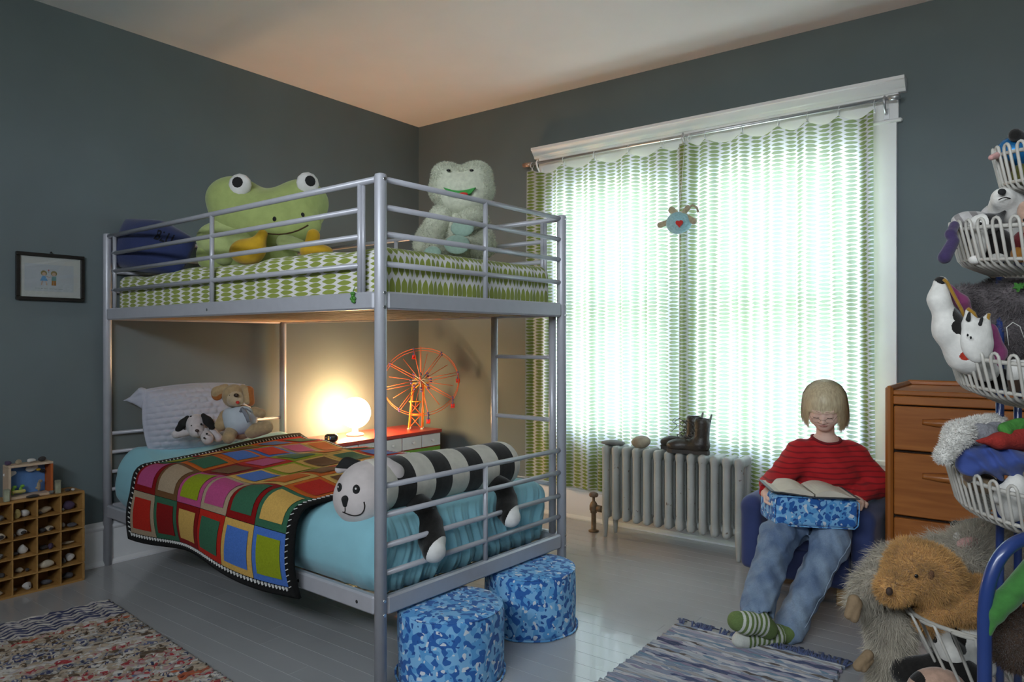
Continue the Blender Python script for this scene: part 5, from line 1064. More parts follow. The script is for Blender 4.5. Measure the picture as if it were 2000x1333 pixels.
blob('jersey', jp, SWEAT, per, 110, .035, cut=[nk, C_(wrL, wrL-FWD*.1, .05), B_(wrR-RIGHT*.075-FWD*.03, (.06, .05, .05), frame(x=RIGHT, z=UP), .01)], disp=wr_)
nring = []
for a in np.linspace(0, 2*pi, 41)[:-1]:               # collar rib follows the neck opening
    el_ = np.linspace(1.3, -1.4, 90); q = nk[1]+np.stack([.060*np.cos(el_)*math.cos(a), .060*np.cos(el_)*math.sin(a), .040*np.sin(el_)], 1); fv = field(jp, q, .035)+wr_(q)
    j = np.argmax(fv < 0); nring.append(q[j])
nring = np.array(nring); nring = (np.roll(nring, 1, 0)+nring*2+np.roll(nring, -1, 0))/4
MB().tube(nring, .0058, 8, True).build('neck_band', M('dark_red_rib', (.17, .008, .012), .9), per)
wj = lambda G: .0042*np.sin(G[..., 2]*60+G[..., 0]*80)*np.sin(G[..., 0]*35+G[..., 1]*45+1)-.0050*np.abs(np.sin(G[..., 2]*46+G[..., 0]*30-G[..., 1]*22+1.5*np.sin(G[..., 0]*21)))**5-.0035*np.abs(np.sin(G[..., 2]*31-G[..., 0]*52+G[..., 1]*12))**6
jnp = [C_(pel, hiL, .100, .078), C_(pel, hiR, .100, .078), C_(hiL, knL, .074, .062), C_(hiR, knR, .074, .064), C_(knL, anL+UP*.008, .061, .056), C_(knR, anR, .062, .050)]
blob('jeans', jnp, DENIM, per, 128, .03, cut=[C_(anL-UP*.030-FWD*.03, anL-UP*.2-FWD*.10, .06), B_((anR[0], anR[1], -.006), (.2, .2, .012), None, .001)], disp=wj)
def body_hit(o, d_):
    p = np.array(o, float); d_ = nrm(d_)
    for _ in range(80):
        f_ = field(jnp, p[None], .03)[0]+wj(p[None])[0]
        if f_ < .0004: break
        p = p+d_*f_*.7
    return p
MB().tube([body_hit(knR+(anR-knR)*q+RIGHT*.5*.12-FWD*.25+RIGHT*.05, FWD*.9-RIGHT*.32) for q in np.linspace(-.1, .93, 26)], .0020, 6).build('side_seam', M('pale_seam', (.26, .33, .42), .9), per)
GRS, WHS = M('green_sock_knit', (.15, .22, .07), .95, .1, 200, .3, 500), M('white_sock_knit', (.66, .67, .62), .95, .06, 200, .3, 500)
def sock(pts, rs, heel, toe, name, inv=0):
    pr = [C_(pts[i], pts[i+1], rs[i], rs[i+1]) for i in range(len(pts)-1)]+[E_(heel, (rs[0]*.95,)*3)]; ax = nrm(toe-heel); L_ = np.linalg.norm(toe-heel)
    def pt(Cn):
        t_ = ((Cn-heel)@ax)/L_; s_ = (np.floor((t_*L_)/.0095) % 2 == 0); r = np.where(s_, 0, 1)
        r = np.where(t_ > .80, 1 if inv else 0, r); return np.where(t_ < .16, 0, r)
    blob(name, pr, [GRS, WHS], per, 110, .02, paint=pt)
hL, bL, tL = P(1500, 1230, 2.585), P(1458, 1218, 2.555), P(1440, 1214, 2.55)
sock([anL, hL+(bL-hL)*.35+UP*.012, bL, tL], [.036, .036, .036, .034], hL, P(1422, 1210, 2.545), 'sock')
hR, bR, tR = A(2.915, -1.05, .036), P(1455, 1252, 2.60), P(1444, 1253, 2.585)
for q in (bR, tR): q[2] = max(q[2], .034)
sock([anR-UP*.005, hR+(bR-hR)*.3, bR, tR], [.032, .033, .032, .026], hR, tR+nrm(tR-hR)*.02, 'sock', 1)
m, t = new('blond_hair'); HAIRM = m; o_ = t.n('OutputMaterial'); b_ = t.n('BsdfPrincipled', i_Roughness=.42); tl_ = t.n('BsdfTranslucent'); tl_.inputs[0].default_value = (.85, .72, .50, 1); mx_ = t.n('MixShader'); mx_.inputs[0].default_value = .3; t.l(b_.outputs[0], mx_.inputs[1]); t.l(tl_.outputs[0], mx_.inputs[2]); t.l(mx_.outputs[0], o_.inputs[0])
tc = t.n('TexCoord'); mp_ = t.n('Mapping'); mp_.inputs['Scale'].default_value = (1., 1., .12); nz = t.n('TexNoise', i_Scale=170., i_Detail=3.); t.l(tc.outputs['Object'], mp_.inputs[0]); t.l(mp_.outputs[0], nz.inputs[0])
t.l(t.ramp(nz.outputs[0], [(.3, (.58, .46, .28)), (.7, (.90, .79, .56))]), b_.inputs['Base Color'])
hair_pr = [E_(hd(0, .018, -.018), (.079, .082, .092), HRm), C_(hd(-.068, .01, -.005), hd(-.076, -.050, -.005), .012, .006), C_(hd(.068, .01, -.005), hd(.077, -.062, -.005), .012, .006), E_(hd(0, -.028, -.058), (.068, .052, .040), HRm)]
blob('hair', hair_pr, HAIRM, per, 64, .02, cut=[E_(hd(0, -.062, .088), (.056, .082, .078), HRm, 0, .004)])
V = []; F = []; rgn = np.random.default_rng(5)
for i in range(2600):
    ph = rgn.uniform(-pi, pi); front = abs(ph) < .72; lay = .001+.0045*rgn.random()
    r_end = (.014-.008*rgn.random()-.008*abs(ph)) if front else -.070-.016*rgn.random()-(.016 if 0 < ph < 2.2 else 0)-.010*(abs(ph-1.35) < .12)
    pts = []; bend = .05*rgn.normal(); part = .010*math.sin(ph)
    for k in range(6):
        th = .006+(pi/2-.006)*k/5; rr = 1+lay/.085; pts.append((.085*rr*math.sin(th)*math.sin(ph+bend*k/5), .018+.082*rr*math.cos(th), -.018+.092*rr*math.sin(th)*math.cos(ph+bend*k/5)))
    if front and r_end > .0:                          # fringe ends on the brow
        pts = [p_ for p_ in pts if p_[1] > r_end+.004]; l_ = pts[-1]; pts.append((l_[0]*1.01, r_end, l_[2]+.004))
    else:
        x0_, _, z0_ = pts[-1]
        for k in range(1, 6): q = k/5; fl = 1+.07*q-.10*max(0, q-.6); pts.append((x0_*fl+.002*math.sin(i+q*4), .018+(r_end-.018)*q, z0_*(1-.05*q)))
    pts = [hd(*p_) for p_ in pts]; n0 = len(V); wd = .0011*(.6+.7*rgn.random()); nk_ = len(pts)
    for k, p_ in enumerate(pts):
        tg = pts[min(k+1, nk_-1)]-pts[max(k-1, 0)]; sd_ = nrm(np.cross(tg, p_-hc)); w_ = wd*(1 if k < nk_-2 else (.8 if k == nk_-2 else .25)); V += [p_-sd_*w_, p_+sd_*w_]
    F += [(n0+2*k, n0+2*k+1, n0+2*k+3, n0+2*k+2) for k in range(nk_-1)]
mk('hair_strands', V, F, HAIRM, per, smooth=True, kind='stuff')
BRW = M('fair_brow', (.30, .20, .11), .9); LASH = M('eyelash', (.10, .06, .04), .9); GLF = M('thin_glasses_metal', (.22, .15, .12), .3, metal=.5)
for sx in (-1, 1):
    MB().tube([hd(sx*x, y, z) for x, y, z in ((.012, .0135, .0825), (.024, .0140, .0785), (.036, .009, .070))], .0009, 6).build('eyebrow', BRW, per)
    MB().tube([hd(sx*x, y, z) for x, y, z in ((.011, -.0120, .0760), (.017, -.0158, .0772), (.025, -.0180, .0768), (.033, -.0182, .0735), (.039, -.0165, .068))], .0019, 6).build('eyelash', LASH, per)
gls = None
for sx in (-1, 1):
    ring = [hd(sx*.026+.0165*math.cos(a), -.021+.0105*math.sin(a), .0925-.10*abs(sx*.026+.0165*math.cos(a))) for a in np.linspace(0, 2*pi, 25)[:-1]]
    g_ = MB().tube(ring, .0006, 6, True)
    if gls is None: g_.tube([hd(-.0095, -.018, .0915), hd(0, -.016, .0955), hd(.0095, -.018, .0915)], .0006, 6); [g_.tube([hd(s2*.042, -.018, .0885), hd(s2*.066, -.010, .03), hd(s2*.072, -.006, -.012)], .0006, 6) for s2 in (-1, 1)]; gls = g_.build('glasses', GLF, per)
    else: g_.build('lens_rim', GLF, gls)
# ---- lap cushion and book
tcn = P(1578, 993, 2.90); tX = nrm(RIGHT*.998-UP*.055); tR_ = frame(x=tX, z=UP*.99+FWD*.02)
tr_ = thing('lap_cushion', tcn, 'blue splash print lap cushion across the child\'s knees', 'cushion')
lc_h = (.166, .085, .059); blob('cushion_cover', [B_(tcn, lc_h, tR_, .022)], CAMO, tr_, 56, .01, disp=lambda G: .0015*np.sin(G[..., 0]*40)*np.sin(G[..., 1]*60))
TT = lambda x, y, z: tcn+tR_@A(x, y, z)
for yv in (-.085,): MB().tube([TT(x, yv*1.0, z) for x, z in ((-.163, -.043), (-.165, .0), (-.163, .043), (-.150, .056), (0, .057), (.150, .056), (.163, .043), (.165, 0), (.163, -.043), (.150, -.056), (0, -.057), (-.150, -.056))], .0028, 6, True).build('piping', CAMO, tr_)
PAGE = M('book_paper', (.66, .60, .50), .9, .04, 30); COVER = M('dark_book_cover', (.045, .05, .06), .5, .1, 30)
bkc = TT(-.006, .000, .0625); bk = thing('book', bkc, 'open hardback book with dark covers lying on the lap cushion', 'book')
bx = nrm(tX*.99-FWD*.10); bR_ = frame(x=bx, z=UP*.99-FWD*.03); BT = lambda x, y, z: bkc+bR_@A(x, y, z)
for sx in (-1, 1):
    MB().bar(BT(sx*.006, 0, .004), BT(sx*.168, 0, .010 if sx > 0 else .016), .22*0+.205, .0035, up=bR_[:, 2], bev=.001).build('cover', COVER, bk)
    V = []; k = 14
    for yv in (-.095, .095):
        for i in range(k+1): q = i/k; V.append(BT(sx*(.003+.150*q), yv, .007+.028*math.sin(pi*min(1, q*1.05+.06))**.8*(1-.45*q)+.006*q))
        for i in range(k+1): q = i/k; V.append(BT(sx*(.003+.150*q), yv, .0065+(.006 if sx > 0 else .011)*q))
    K = k+1; F = [(i, i+1, K*2+i+1, K*2+i) for i in range(k)]+[(K+i, K+i+1, i+1, i) for i in range(k)]+[(2*K+i, 2*K+i+1, 3*K+i+1, 3*K+i) for i in range(k)]+[(K+i, K+i+1, 3*K+i+1, 3*K+i) for i in range(k)]+[(k, K+k, 3*K+k, 2*K+k)]
    mbk = MB().add(np.array(V), F, 0, False); mbk.build('page_block', PAGE, bk)
MB().bar(BT(0, -.1025, .003), BT(0, .1025, .003), .022, .004, up=bR_[:, 2], bev=.001).build('spine', COVER, bk)
# ================================================================== basket tower on the right
WIRE = M('cream_wire', (.42, .40, .36), .4, .08, 30); BLUT = M('blue_tube_enamel', (.018, .040, .16), .3, .05, 20, coat=.3)
tc0 = P(2105, V0, 1.38); tw = thing('basket_tower', (tc0[0], tc0[1], 0), 'tall tower of round cream wire baskets on a blue tube frame, heaped with soft toys', 'basket stand')
def basket(R_, zr, zb, Rb, tilt, nh, dip=.03, loop=.013):
    c = A(tc0[0], tc0[1], 0); dv = -FWD*.9+RIGHT*.1
    def pt(a, r, z): q = c+RIGHT*r*math.cos(a)+FWD*r*math.sin(a); return q+UP*(z-tilt*((q-c)@-dv*-1 if False else (q-c)@dv))
    ring = lambda r, z, n=56: [pt(a, r, z) for a in np.linspace(0, 2*pi, n+1)[:-1]]
    bk_ = MB().tube(ring(R_, zr), .0042, 7, True).build('basket_rim', WIRE, tw)
    MB().tube(ring(Rb, zb), .0036, 7, True).build('bottom_ring', WIRE, bk_); MB().tube(ring(Rb*.72, zb-dip), .0032, 6, True).build('bottom_ring', WIRE, bk_); MB().tube(ring(Rb*.38, zb-dip), .0030, 6, True).build('bottom_ring', WIRE, bk_)
    for i in range(nh):
        a0 = 2*pi*i/nh; da = pi/nh*.50; pts = []
        def wz(t): return Rb+(R_+.003-Rb)*t, zb+(zr-zb)*t
        pts.append(pt(a0-da, Rb*.72, zb-dip)); pts.append(pt(a0-da, Rb*.97, zb-.010))
        for t in (0., .5, 1.): r, z = wz(t); pts.append(pt(a0-da, r+.002, z))
        for k in (1, 2, 3, 4, 5): b_ = pi*k/6; pts.append(pt(a0-da*math.cos(b_), R_+.006, zr+loop*math.sin(b_)+.003*(loop > 0)))
        for t in (1., .5, 0.): r, z = wz(t); pts.append(pt(a0+da, r+.002, z))
        pts.append(pt(a0+da, Rb*.97, zb-.010)); pts.append(pt(a0+da, Rb*.72, zb-dip))
        MB().tube(pts, .0031, 6).build('wire_hoop', WIRE, bk_)
    for i in range(10): a = 2*pi*i/10; MB().cyl(pt(a, .012, zb-dip-.002), pt(a, Rb*.72, zb-dip-.002), .0028, n=6).build('base_wire', WIRE, bk_)
basket(.130, 1.468, 1.412, .121, .10, 26, .02); basket(.2037, 1.322, 1.262, .192, .10, 40); basket(.207, 1.074, 1.018, .194, .10, 40); basket(.210, .842, .784, .198, .10, 40); basket(.2836, .574, .440, .225, -.15, 20, .04, -.002)
for (u, d, z1) in ((1953, 1.44, 1.30), (1988, 1.50, 1.30), (2090, 1.38, 1.62)):
    q = P(u, V0, d); MB().tube([(q[0], q[1], .0), (q[0], q[1], .8), (q[0], q[1], z1)], .0075, 10).build('pole', BLUT, tw)
fp = [P(1923, V0, 1.12)*A(1, 1, 0), P(1923, 1333, 1.12), P(1923, 1200, 1.12), P(1929, 1150, 1.12), P(1944, 1105, 1.12), P(1967, 1073, 1.12), P(2000, 1054, 1.13), P(2060, 1040, 1.15), P(2160, 1036, 1.2), P(2240, 1050, 1.25), P(2290, 1110, 1.3)]; e_ = P(2300, 1200, 1.32); fp = fp[:2]+[*spl(fp[2:]+[e_], 5)]+[e_*A(1, 1, 0)]
MB().tube(fp, .0102, 14).build('front_frame_tube', BLUT, tw)
# ---- toys heaped in the baskets.  T() builds one toy from sight-line placed pieces (pixel, pixel, depth, radii in pixels)
F3 = frame(x=RIGHT, z=UP)
DS = 0.
def px_(d): return (d+DS)/F_PX
def Pq(u, v, d): return P(u, v, d+DS)
def el(u, v, d, ru, rv, rd=None, m=0, k=None, tilt=0.):
    s = px_(d); rd = rd if rd is not None else min(ru, rv); Rm = F3 if not tilt else F3@rot((0, 1, 0), tilt); return E_(Pq(u, v, d), (ru*s, rd*s, rv*s), Rm, m, k)
def cp(u, v, d, u2, v2, d2, r, r2=None, m=0, k=None): return C_(Pq(u, v, d), Pq(u2, v2, d2), r*px_(d), (r if r2 is None else r2)*px_(d2), m, k)
def T(name, label, cat='plush toy', at=None): return thing(name, at, label, cat)
def bead(par, u, v, d, r, mat, name='eye', ry=None, flat=.5): return MB().ball(Pq(u, v, d), (r*px_(d), r*px_(d)*flat, (ry or r)*px_(d)), F3, n=10).build(name, mat, par)
GREY = plush('grey_plush', (.20, .185, .18), .15, 60, .5); GREYW = plush('grey_white_plush', (.42, .40, .39), .15, 60, .4); PURPL = plush('purple_plush', (.045, .030, .085), .12, 60, .4); PINKP = plush('pink_plush', (.46, .25, .23), .1, 60, .3); MAG = plush('magenta_plush', (.22, .045, .13), .1); GOLD = plush('gold_trim_plush', (.30, .16, .02), .1)
HIPPO = plush('taupe_grey_plush', (.115, .098, .10), .2, 40, .8); GREENF = M('green_felt', (.05, .20, .03), .9, .15, 60, .3, 200); BLUEC = M('blue_cloth', (.028, .055, .22), .85, .1, 10, .2, 40, sheen=.2); GREYF = M('grey_felt', (.22, .22, .24), .95, .15, 80, .3, 200); BROWNP = plush('brown_plush', (.07, .042, .028), .2); PEACH = plush('peach_plush', (.42, .27, .2)); GREENP = plush('leaf_green_plush', (.045, .16, .035), .15, 60, .4); WHITEPL = plush('offwhite_plush', (.62, .60, .56), .1, 60, .4); OLIVE = plush('olive_plush', (.12, .12, .03), .3)
# basket 1
DS = .12
o = tag(MB().ball(Pq(1982, 300, 1.33), 34*px_(1.33), n=24).build('shiny_ball', M('blue_metallic_foil', (.02, .17, .42), .18, .1, 20, metal=.6)), 'shiny metallic blue ball in the topmost wire basket', 'ball')
o = T('plush_toy', 'small dark plush with one pink ear poking out of the topmost basket', at=Pq(1962, 335, 1.33)); blob('body', [el(1972, 345, 1.31, 18, 22), el(1958, 322, 1.31, 10, 12)], BROWNP, o, 24); blob('ear', [cp(1950, 303, 1.29, 1936, 308, 1.28, 7, 5.5)], PINKP, o, 18)
o = T('plush_toy', 'black plush lying on the shiny blue ball at the very top', at=Pq(1995, 268, 1.32)); blob('body', [cp(1984, 266, 1.30, 2012, 272, 1.31, 8, 13), el(1982, 262, 1.30, 7, 7)], BLACKP, o, 24)
o = T('plush_toy', 'olive and brown plush low in the topmost basket', at=Pq(1990, 350, 1.32)); blob('body', [el(1995, 338, 1.29, 16, 18), el(1985, 352, 1.30, 14, 10, None, 1)], [OLIVE, BROWNP], o, 24)
# basket 2
DS = .10
o = T('plush_toy', 'white faced plush with an upturned black nose in the second basket from the top', at=Pq(1970, 440, 1.36)); blob('head', [el(1968, 405, 1.33, 32, 37, 34), el(1957, 386, 1.30, 18, 18, 18)], WHITEPL, o, 34, .03); bead(o, 1957, 375, 1.278, 8.5, BLKF, 'nose', 6.5); MB().tube([Pq(1950, 391, 1.280), Pq(1958, 387, 1.276), Pq(1966, 386, 1.277), Pq(1973, 388, 1.283)], .0012, 5).build('mouth_seam', THR, o)
blob('ear', [el(2000, 372, 1.33, 14, 16)], BLACKP, o, 20); blob('body', [el(1975, 455, 1.36, 34, 30)], WHITEPL, o, 24)
o = T('plush_bear', 'small peach plush bear at the right of the upturned nose plush', at=Pq(2004, 440, 1.28)); blob('body', [el(2004, 412, 1.27, 15, 20), el(2008, 440, 1.28, 16, 18)], PEACH, o, 24); bead(o, 2000, 430, 1.255, 3, BLK)
o = T('plush_cat', 'grey and white tabby plush cat curled over the left rim of the second basket', at=Pq(1890, 450, 1.36)); blob('head', [el(1884, 432, 1.33, 24, 17, 20), el(1902, 428, 1.34, 20, 12, 18, 1), cp(1908, 430, 1.34, 1920, 424, 1.34, 7, 5, 1)], [GREYW, GREY], o, 84, .02, paint=lambda Cn: (np.sin(Cn[:, 0]*210+Cn[:, 2]*120) > .35).astype(int)); blob('body', [el(1895, 465, 1.36, 26, 26)], GREYW, o, 22)
o = T('plush_toy', 'purple plush whose limb dangles over the left edge of the second basket', at=Pq(1870, 470, 1.34)); blob('limb', [cp(1864, 441, 1.31, 1857, 458, 1.295, 9, 10), cp(1857, 458, 1.295, 1862, 472, 1.295, 10, 9, 0, .004), cp(1862, 472, 1.29, 1845, 503, 1.28, 10.5, 12.5, 0, .004)], PURPL, o, 34, .008); blob('body', [el(1878, 470, 1.345, 18, 18)], PURPL, o, 18)
o = T('plush_cat', 'black and white plush cat sitting in the second basket with its ear up', at=Pq(1925, 500, 1.33)); blob('head', [el(1920, 440, 1.30, 27, 22, 24), cp(1945, 432, 1.30, 1962, 414, 1.30, 12, 3)], [WHITEPL, BLACKP], o, 84, .02, paint=lambda Cn: ((Cn-Pq(1916, 440, 1.30))@RIGHT > 0).astype(int))
blob('body', [el(1945, 480, 1.31, 34, 34, 26)], BLACKP, o, 26); blob('chest', [el(1912, 478, 1.295, 13, 30, 16)], WHITEPL, o, 22); blob('paw', [el(1905, 508, 1.285, 12, 9, 12)], WHITEPL, o, 18); blob('paw', [el(1948, 505, 1.28, 15, 10, 12)], WHITEPL, o, 18)
for u in (1895, 1915): bead(o, u, 437, 1.273, 3.2, BLK)
o = T('plush_toy', 'small pale plush with a gold collar between the tabby and the upturned nose plush', at=Pq(1930, 430, 1.38)); blob('body', [el(1932, 420, 1.38, 16, 14), el(1940, 408, 1.375, 6, 9, None, 1)], [GREYW, GOLD], o, 22)
o = T('plush_toy', 'dark red plush deep at the right of the second basket', at=Pq(1995, 490, 1.30)); blob('body', [el(1998, 480, 1.29, 20, 30), el(1990, 500, 1.28, 12, 12, None, 1)], [plush('maroon_plush', (.10, .012, .015)), plush('amber_plush', (.38, .16, .03))], o, 22)
# basket 3
DS = .12
o = T('plush_cat', 'cow patterned black and white plush cat with magenta edging in the third basket', at=Pq(1890, 710, 1.30))
def cowp(Cn):
    q = lambda u, v, d, r: np.linalg.norm(((Cn-Pq(u, v, d))@np.stack([RIGHT, UP], 1))/px_(d), axis=1) < r
    blk = q(1866, 620, 1.27, 20) | q(1872, 645, 1.27, 18) | q(1855, 640, 1.27, 14) | q(1836, 548, 1.27, 8); rd_ = q(1880, 695, 1.25, 9) | q(1895, 700, 1.25, 8); return np.where(blk, 1, np.where(rd_, 2, 0))
blob('body', [cp(1837, 553, 1.275, 1833, 585, 1.27, 13, 15), cp(1833, 585, 1.27, 1856, 645, 1.27, 16, 26), cp(1856, 645, 1.27, 1890, 690, 1.27, 28, 36), cp(1890, 690, 1.27, 1925, 722, 1.28, 34, 24)], [WHITEPL, BLACKP, plush('scarlet_plush', (.34, .03, .015))], o, 140, .02, paint=cowp)
blob('head', [el(1908, 668, 1.235, 31, 42, 18, 0, None, -.15), cp(1894, 630, 1.235, 1890, 606, 1.24, 13, 4), cp(1918, 640, 1.235, 1931, 615, 1.24, 13, 4)], WHITEPL, o, 44, .015)
for u, v in ((1890, 655), (1896, 660)): bead(o, u, v, 1.216, 2.2, BLK, 'eye', 2.8)
for a, b_ in (((1893, 612), (1891, 624)), ((1918, 622), (1913, 634))): m_ = cp(a[0], a[1], 1.226, b_[0], b_[1], 1.222, 2.5, 4.5); blob('ear_patch', [m_], BLKF, o, 14)
blob('magenta_edge', [cp(1850, 560, 1.285, 1878, 590, 1.29, 8, 12), cp(1878, 590, 1.29, 1893, 618, 1.30, 12, 10), cp(1934, 645, 1.26, 1947, 690, 1.27, 13, 16), cp(1947, 690, 1.27, 1943, 712, 1.27, 16, 12)], MAG, o, 40, .01)
for pts in (((1843, 546), (1850, 552), (1862, 575), (1878, 605), (1885, 625)), ((1890, 603), (1902, 612), (1908, 625)), ((1932, 613), (1926, 640), (1932, 670), (1937, 705))): MB().tube([Pq(u, v, 1.255 if u < 1888 else 1.232) for u, v in pts], .0032, 6).build('gold_trim', GOLD, o)
o = T('plush_toy', 'big fluffy taupe grey plush with a green star filling the third basket', at=Pq(1985, 700, 1.36))
bp_ = [el(1968, 620, 1.36, 62, 82, 60), el(1995, 575, 1.30, 46, 38, 40), cp(1925, 588, 1.36, 1880, 574, 1.35, 22, 16)]
_, V, F = blob('body', bp_, HIPPO, o, 48, .03, keep=True); fur('fluff', V, F, 16000, .011, .0010, HIPPO, o, .15, .5, seg=2)
st_ = [(10*math.cos(a)*(1 if k % 2 == 0 else .45), 10*math.sin(a)*(1 if k % 2 == 0 else .45)) for k, a in enumerate(np.linspace(pi/2, 2.5*pi, 11)[:-1])]
MB().prism([Pq(1986+x, 561+y, 1.252) for x, y in st_], -FWD*.006).build('green_star', GREENF, o); MB().cyl(Pq(1990, 560, 1.25), Pq(2010, 553, 1.255), .004, n=8).build('star_stalk', GREENF, o)
MB().tube([Pq(1970, 675, 1.26), Pq(1966, 640, 1.255), Pq(1978, 630, 1.255), Pq(1992, 638, 1.26), Pq(2000, 660, 1.26)], .0008, 5).build('loose_thread', WHITEPL, o)
o = T('plush_toy', 'white legged plush at the bottom right of the third basket', at=Pq(1985, 740, 1.30)); blob('leg', [cp(1982, 715, 1.27, 1980, 738, 1.27, 13, 12), cp(2002, 715, 1.27, 2003, 738, 1.27, 12, 12)], WHITEPL, o, 26, .01); blob('foot', [cp(1981, 745, 1.27, 1983, 758, 1.27, 12, 11)], BROWNP, o, 18)
o = T('plush_toy', 'black plush lying low at the left of the third basket', at=Pq(1920, 740, 1.33)); blob('body', [cp(1890, 728, 1.34, 1950, 740, 1.32, 20, 22)], BLACKP, o, 26)
# basket 4
DS = .10
o = T('plush_toy', 'white fleecy plush with a long ear hanging over the fourth basket', at=Pq(1900, 850, 1.35))
_, V, F = blob('ear', [cp(1902, 836, 1.31, 1872, 848, 1.28, 18, 20), cp(1872, 848, 1.28, 1842, 892, 1.26, 20, 15)], WHITEPL, o, 36, .02, keep=True); fur('fleece', V, F, 7000, .007, .0010, WHITEPL, o, .2, .5, seg=2)
_, V, F = blob('head', [cp(1900, 834, 1.33, 1945, 828, 1.34, 18, 18), el(1935, 850, 1.36, 34, 24)], WHITEPL, o, 34, .02, keep=True); fur('fleece', V, F, 5000, .007, .0010, WHITEPL, o, .2, .5, seg=2)
o = tag(blob('felt_slipper', [el(1914, 850, 1.285, 36, 23, 14, 0, None, .1), el(1945, 840, 1.30, 22, 16, 12)], GREYF, None, 34), 'grey felt slipper lying on the blue cloth in the fourth basket', 'slipper')
o = T('plush_toy', 'pointed red felt toy with a green leaf in the fourth basket', at=Pq(1975, 860, 1.28)); blob('fruit', [cp(1908, 862, 1.24, 1950, 862, 1.25, 3.5, 14), cp(1950, 862, 1.25, 2010, 852, 1.28, 15, 32)], M('red_wool_felt', (.26, .018, .012), .95, .12, 60, .3, 200), o, 36, .01); blob('leaf', [el(1985, 832, 1.262, 28, 14, 10, 0, None, -.25), cp(1960, 838, 1.255, 1968, 845, 1.25, 8, 6)], GREENF, o, 26)
fold = lambda G: -.0075*np.abs(np.sin(G[..., 0]*62+G[..., 2]*75+1.2*np.sin(G[..., 0]*40)))**3+.003*np.sin(G[..., 2]*160-G[..., 0]*60)
o = tag(blob('blue_cloth', [el(1935, 895, 1.285, 52, 27, 30, 0, None, -.05), el(1895, 905, 1.27, 22, 16, 16), el(1970, 905, 1.27, 38, 22, 26)], BLUEC, None, 80, .03, disp=fold), 'crumpled royal blue cloth bunched in the fourth basket', 'cloth')
o = T('plush_toy', 'white grey plush sitting inside the wires of the fourth basket', at=Pq(1970, 1000, 1.26)); blob('body', [el(1975, 985, 1.255, 26, 36, 24), el(1985, 945, 1.25, 17, 19, 17), cp(1955, 960, 1.25, 1946, 975, 1.245, 9, 8)], WHITEPL, o, 40, .02)
o = T('plush_bear', 'brown plush bear half buried under the blue cloth in the fourth basket', at=Pq(1910, 960, 1.31)); blob('head', [el(1896, 938, 1.29, 18, 18), el(1920, 945, 1.31, 26, 20)], plush('tan_brown_plush', (.24, .17, .10)), o, 28, .02); blob('ear', [el(1890, 932, 1.265, 9, 10)], BROWNP, o, 16)
# basket 5
DS = .27
SHAG = plush('shaggy_grey_fur', (.42, .375, .30), .3, 18, .2); SUEDE = M('suede_paw', (.22, .15, .085), .9, .12, 40, .2, 120)
o = T('plush_toy', 'shaggy long haired grey plush hanging over the left edge of the lowest basket', at=Pq(1760, 1250, 1.27))
sp_ = [cp(1950, 1085, 1.37, 1850, 1095, 1.36, 42, 40), cp(1850, 1095, 1.36, 1745, 1105, 1.30, 36, 27), cp(1745, 1105, 1.30, 1705, 1145, 1.26, 26, 20), cp(1705, 1145, 1.26, 1676, 1178, 1.24, 22, 13)]
_, V, F = blob('arm', sp_, SHAG, o, 60, .03, keep=True); fur('shaggy_fur', V, F, 24000, .034, .0011, SHAG, o, .9, .6, (-.2, 0, -.5), seg=3, lift=.6)
sp_ = [cp(1755, 1130, 1.30, 1738, 1215, 1.26, 28, 30), cp(1738, 1215, 1.26, 1742, 1400, 1.24, 32, 34)]
_, V, F = blob('leg', sp_, SHAG, o, 60, .03, keep=True); fur('shaggy_fur', V, F, 26000, .028, .0011, SHAG, o, .9, .5, (0, 0, -.5), seg=3, lift=.5)
_, V, F = blob('head', [el(1925, 1072, 1.33, 58, 36, 44), el(1900, 1100, 1.30, 34, 28, 30)], SHAG, o, 36, .03, keep=True); fur('shaggy_fur', V, F, 16000, .032, .0011, SHAG, o, .5, .7, (.1, 0, .1), seg=3, lift=.7)
blob('paw', [cp(1668, 1174, 1.205, 1658, 1202, 1.20, 12, 9), cp(1674, 1180, 1.203, 1668, 1208, 1.198, 10, 9, 0, .002)], SUEDE, o, 28, .004); blob('paw', [cp(1696, 1280, 1.20, 1676, 1302, 1.19, 10, 10), cp(1698, 1290, 1.20, 1686, 1306, 1.188, 8, 8, 0, .002)], SUEDE, o, 26, .003)
TEDDY = plush('golden_teddy_fur', (.52, .29, .10), .25, 30, .3)
o = T('plush_bear', 'golden brown teddy bear lying on its side on the lowest basket', at=Pq(1830, 1210, 1.22))
hp_ = [el(1800, 1118, 1.20, 66, 52, 56), el(1745, 1150, 1.165, 30, 28, 28), el(1772, 1078, 1.22, 18, 18, 14), el(1830, 1140, 1.20, 44, 40, 40)]
_, V, F = blob('head', hp_, TEDDY, o, 52, .03, keep=True); fur('curly_fur', V, F, 20000, .014, .0011, TEDDY, o, .3, 1.1, seg=3, lift=.9)
_, V, F = blob('ear', [el(1812, 1122, 1.150, 15, 17, 10)], TEDDY, o, 24, keep=True); fur('curly_fur', V, F, 1800, .011, .0011, TEDDY, o, .3, 1.1, seg=3, lift=.9); bead(o, 1819, 1124, 1.135, 6, M('brown_ear_lining', (.10, .045, .02), .9), 'ear_lining', 9)
bead(o, 1737, 1156, 1.128, 7, M('bear_nose', (.04, .02, .012), .7), 'nose', 8.5, .7); bead(o, 1790, 1126, 1.139, 4, BLK, 'eye')
bp_ = [el(1905, 1175, 1.22, 52, 44, 46), cp(1830, 1185, 1.19, 1815, 1215, 1.19, 26, 22), el(1885, 1185, 1.175, 36, 34, 34)]
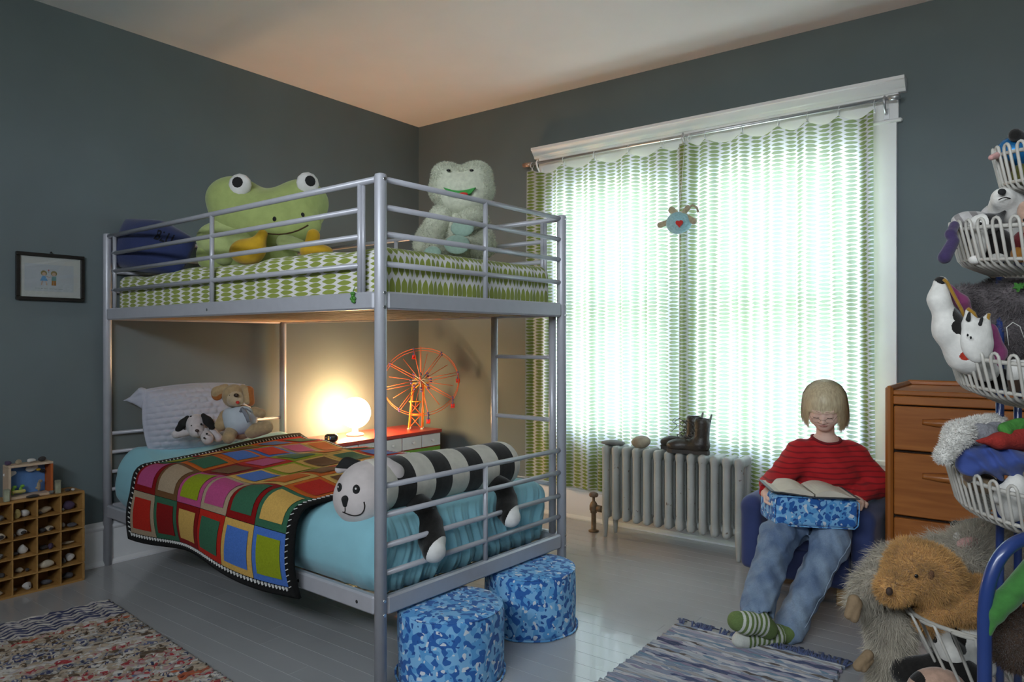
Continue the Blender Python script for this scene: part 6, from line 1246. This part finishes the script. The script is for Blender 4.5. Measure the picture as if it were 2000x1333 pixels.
_, V, F = blob('body', bp_, TEDDY, o, 50, .03, keep=True); fur('curly_fur', V, F, 16000, .014, .0011, TEDDY, o, .3, 1.1, seg=3, lift=.9)
o = T('plush_dog', 'black plush dog with one pink lined ear behind the teddy in the lowest basket', at=Pq(1920, 1060, 1.42)); blob('head', [el(1925, 1040, 1.42, 62, 26, 40), cp(1875, 1032, 1.41, 1866, 1026, 1.41, 13, 9)], BLACKP, o, 36, .02); blob('ear', [el(1893, 1062, 1.30, 25, 13, 9, 0, None, -.1), el(1870, 1052, 1.33, 8, 12, 8, 1)], [PINKP, WHITEPL], o, 28)
o = T('plush_toy', 'orange plush bit showing behind the top of the blue frame tube', at=Pq(1995, 1060, 1.40)); blob('body', [el(1998, 1050, 1.38, 18, 20)], plush('orange_plush', (.42, .17, .03)), o, 20)
def dalm(Cn): q = lambda u, v, d, ru, rv: (((Cn-Pq(u, v, d))@RIGHT/px_(d)/ru)**2+((Cn-Pq(u, v, d))@UP/px_(d)/rv)**2) < 1; return np.where(q(1882, 1258, 1.15, 15, 20) | q(1800, 1240, 1.2, 13, 14), 1, 0)
o = T('plush_dog', 'white plush with black patches slumped under the teddy in the lowest basket', at=Pq(1860, 1290, 1.20)); blob('body', [cp(1830, 1232, 1.185, 1858, 1278, 1.17, 16, 24), cp(1858, 1278, 1.17, 1920, 1300, 1.19, 25, 24), el(1890, 1240, 1.19, 30, 34, 30), cp(1796, 1238, 1.24, 1815, 1256, 1.23, 11, 9)], [WHITEPL, BLACKP], o, 120, .01, paint=dalm)
DS = .03
o = T('plush_toy', 'bright green plush limb reaching over the right of the blue frame tube', at=Pq(1980, 1210, 1.10)); blob('limb', [cp(2030, 1110, 1.09, 1965, 1172, 1.08, 28, 20), cp(1965, 1172, 1.08, 1947, 1200, 1.08, 17, 15), cp(1947, 1200, 1.08, 1930, 1238, 1.085, 9, 7)], GREENP, o, 44, .01)
o = T('plush_bear', 'dark brown plush behind the green limb at the right of the lowest basket', at=Pq(1970, 1270, 1.12)); _, V, F = blob('body', [el(1985, 1250, 1.13, 50, 58, 40)], BROWNP, o, 32, keep=True); fur('fluff', V, F, 8000, .011, .0010, BROWNP, o, .2, .5, seg=2)
DS = .22
o = T('plush_dog', 'black plush at the bottom under the lowest basket', at=Pq(1800, 1330, 1.2)); blob('body', [cp(1765, 1312, 1.26, 1860, 1300, 1.22, 26, 24), cp(1860, 1300, 1.22, 1905, 1330, 1.2, 24, 26)], BLACKP, o, 36, .03)
def spot(Cn): q = lambda u, v, d, r: np.linalg.norm(((Cn-Pq(u, v, d))@np.stack([RIGHT, UP], 1))/px_(d), axis=1) < r; return np.where(q(1797, 1326, 1.16, 13), 1, 0)
o = T('plush_toy', 'cream fuzzy plush with a round black spot lowest in the basket', at=Pq(1820, 1360, 1.17)); _, V, F = blob('body', [el(1830, 1352, 1.18, 58, 46, 36)], [PEACH, BLACKP], o, 90, paint=spot, keep=True)
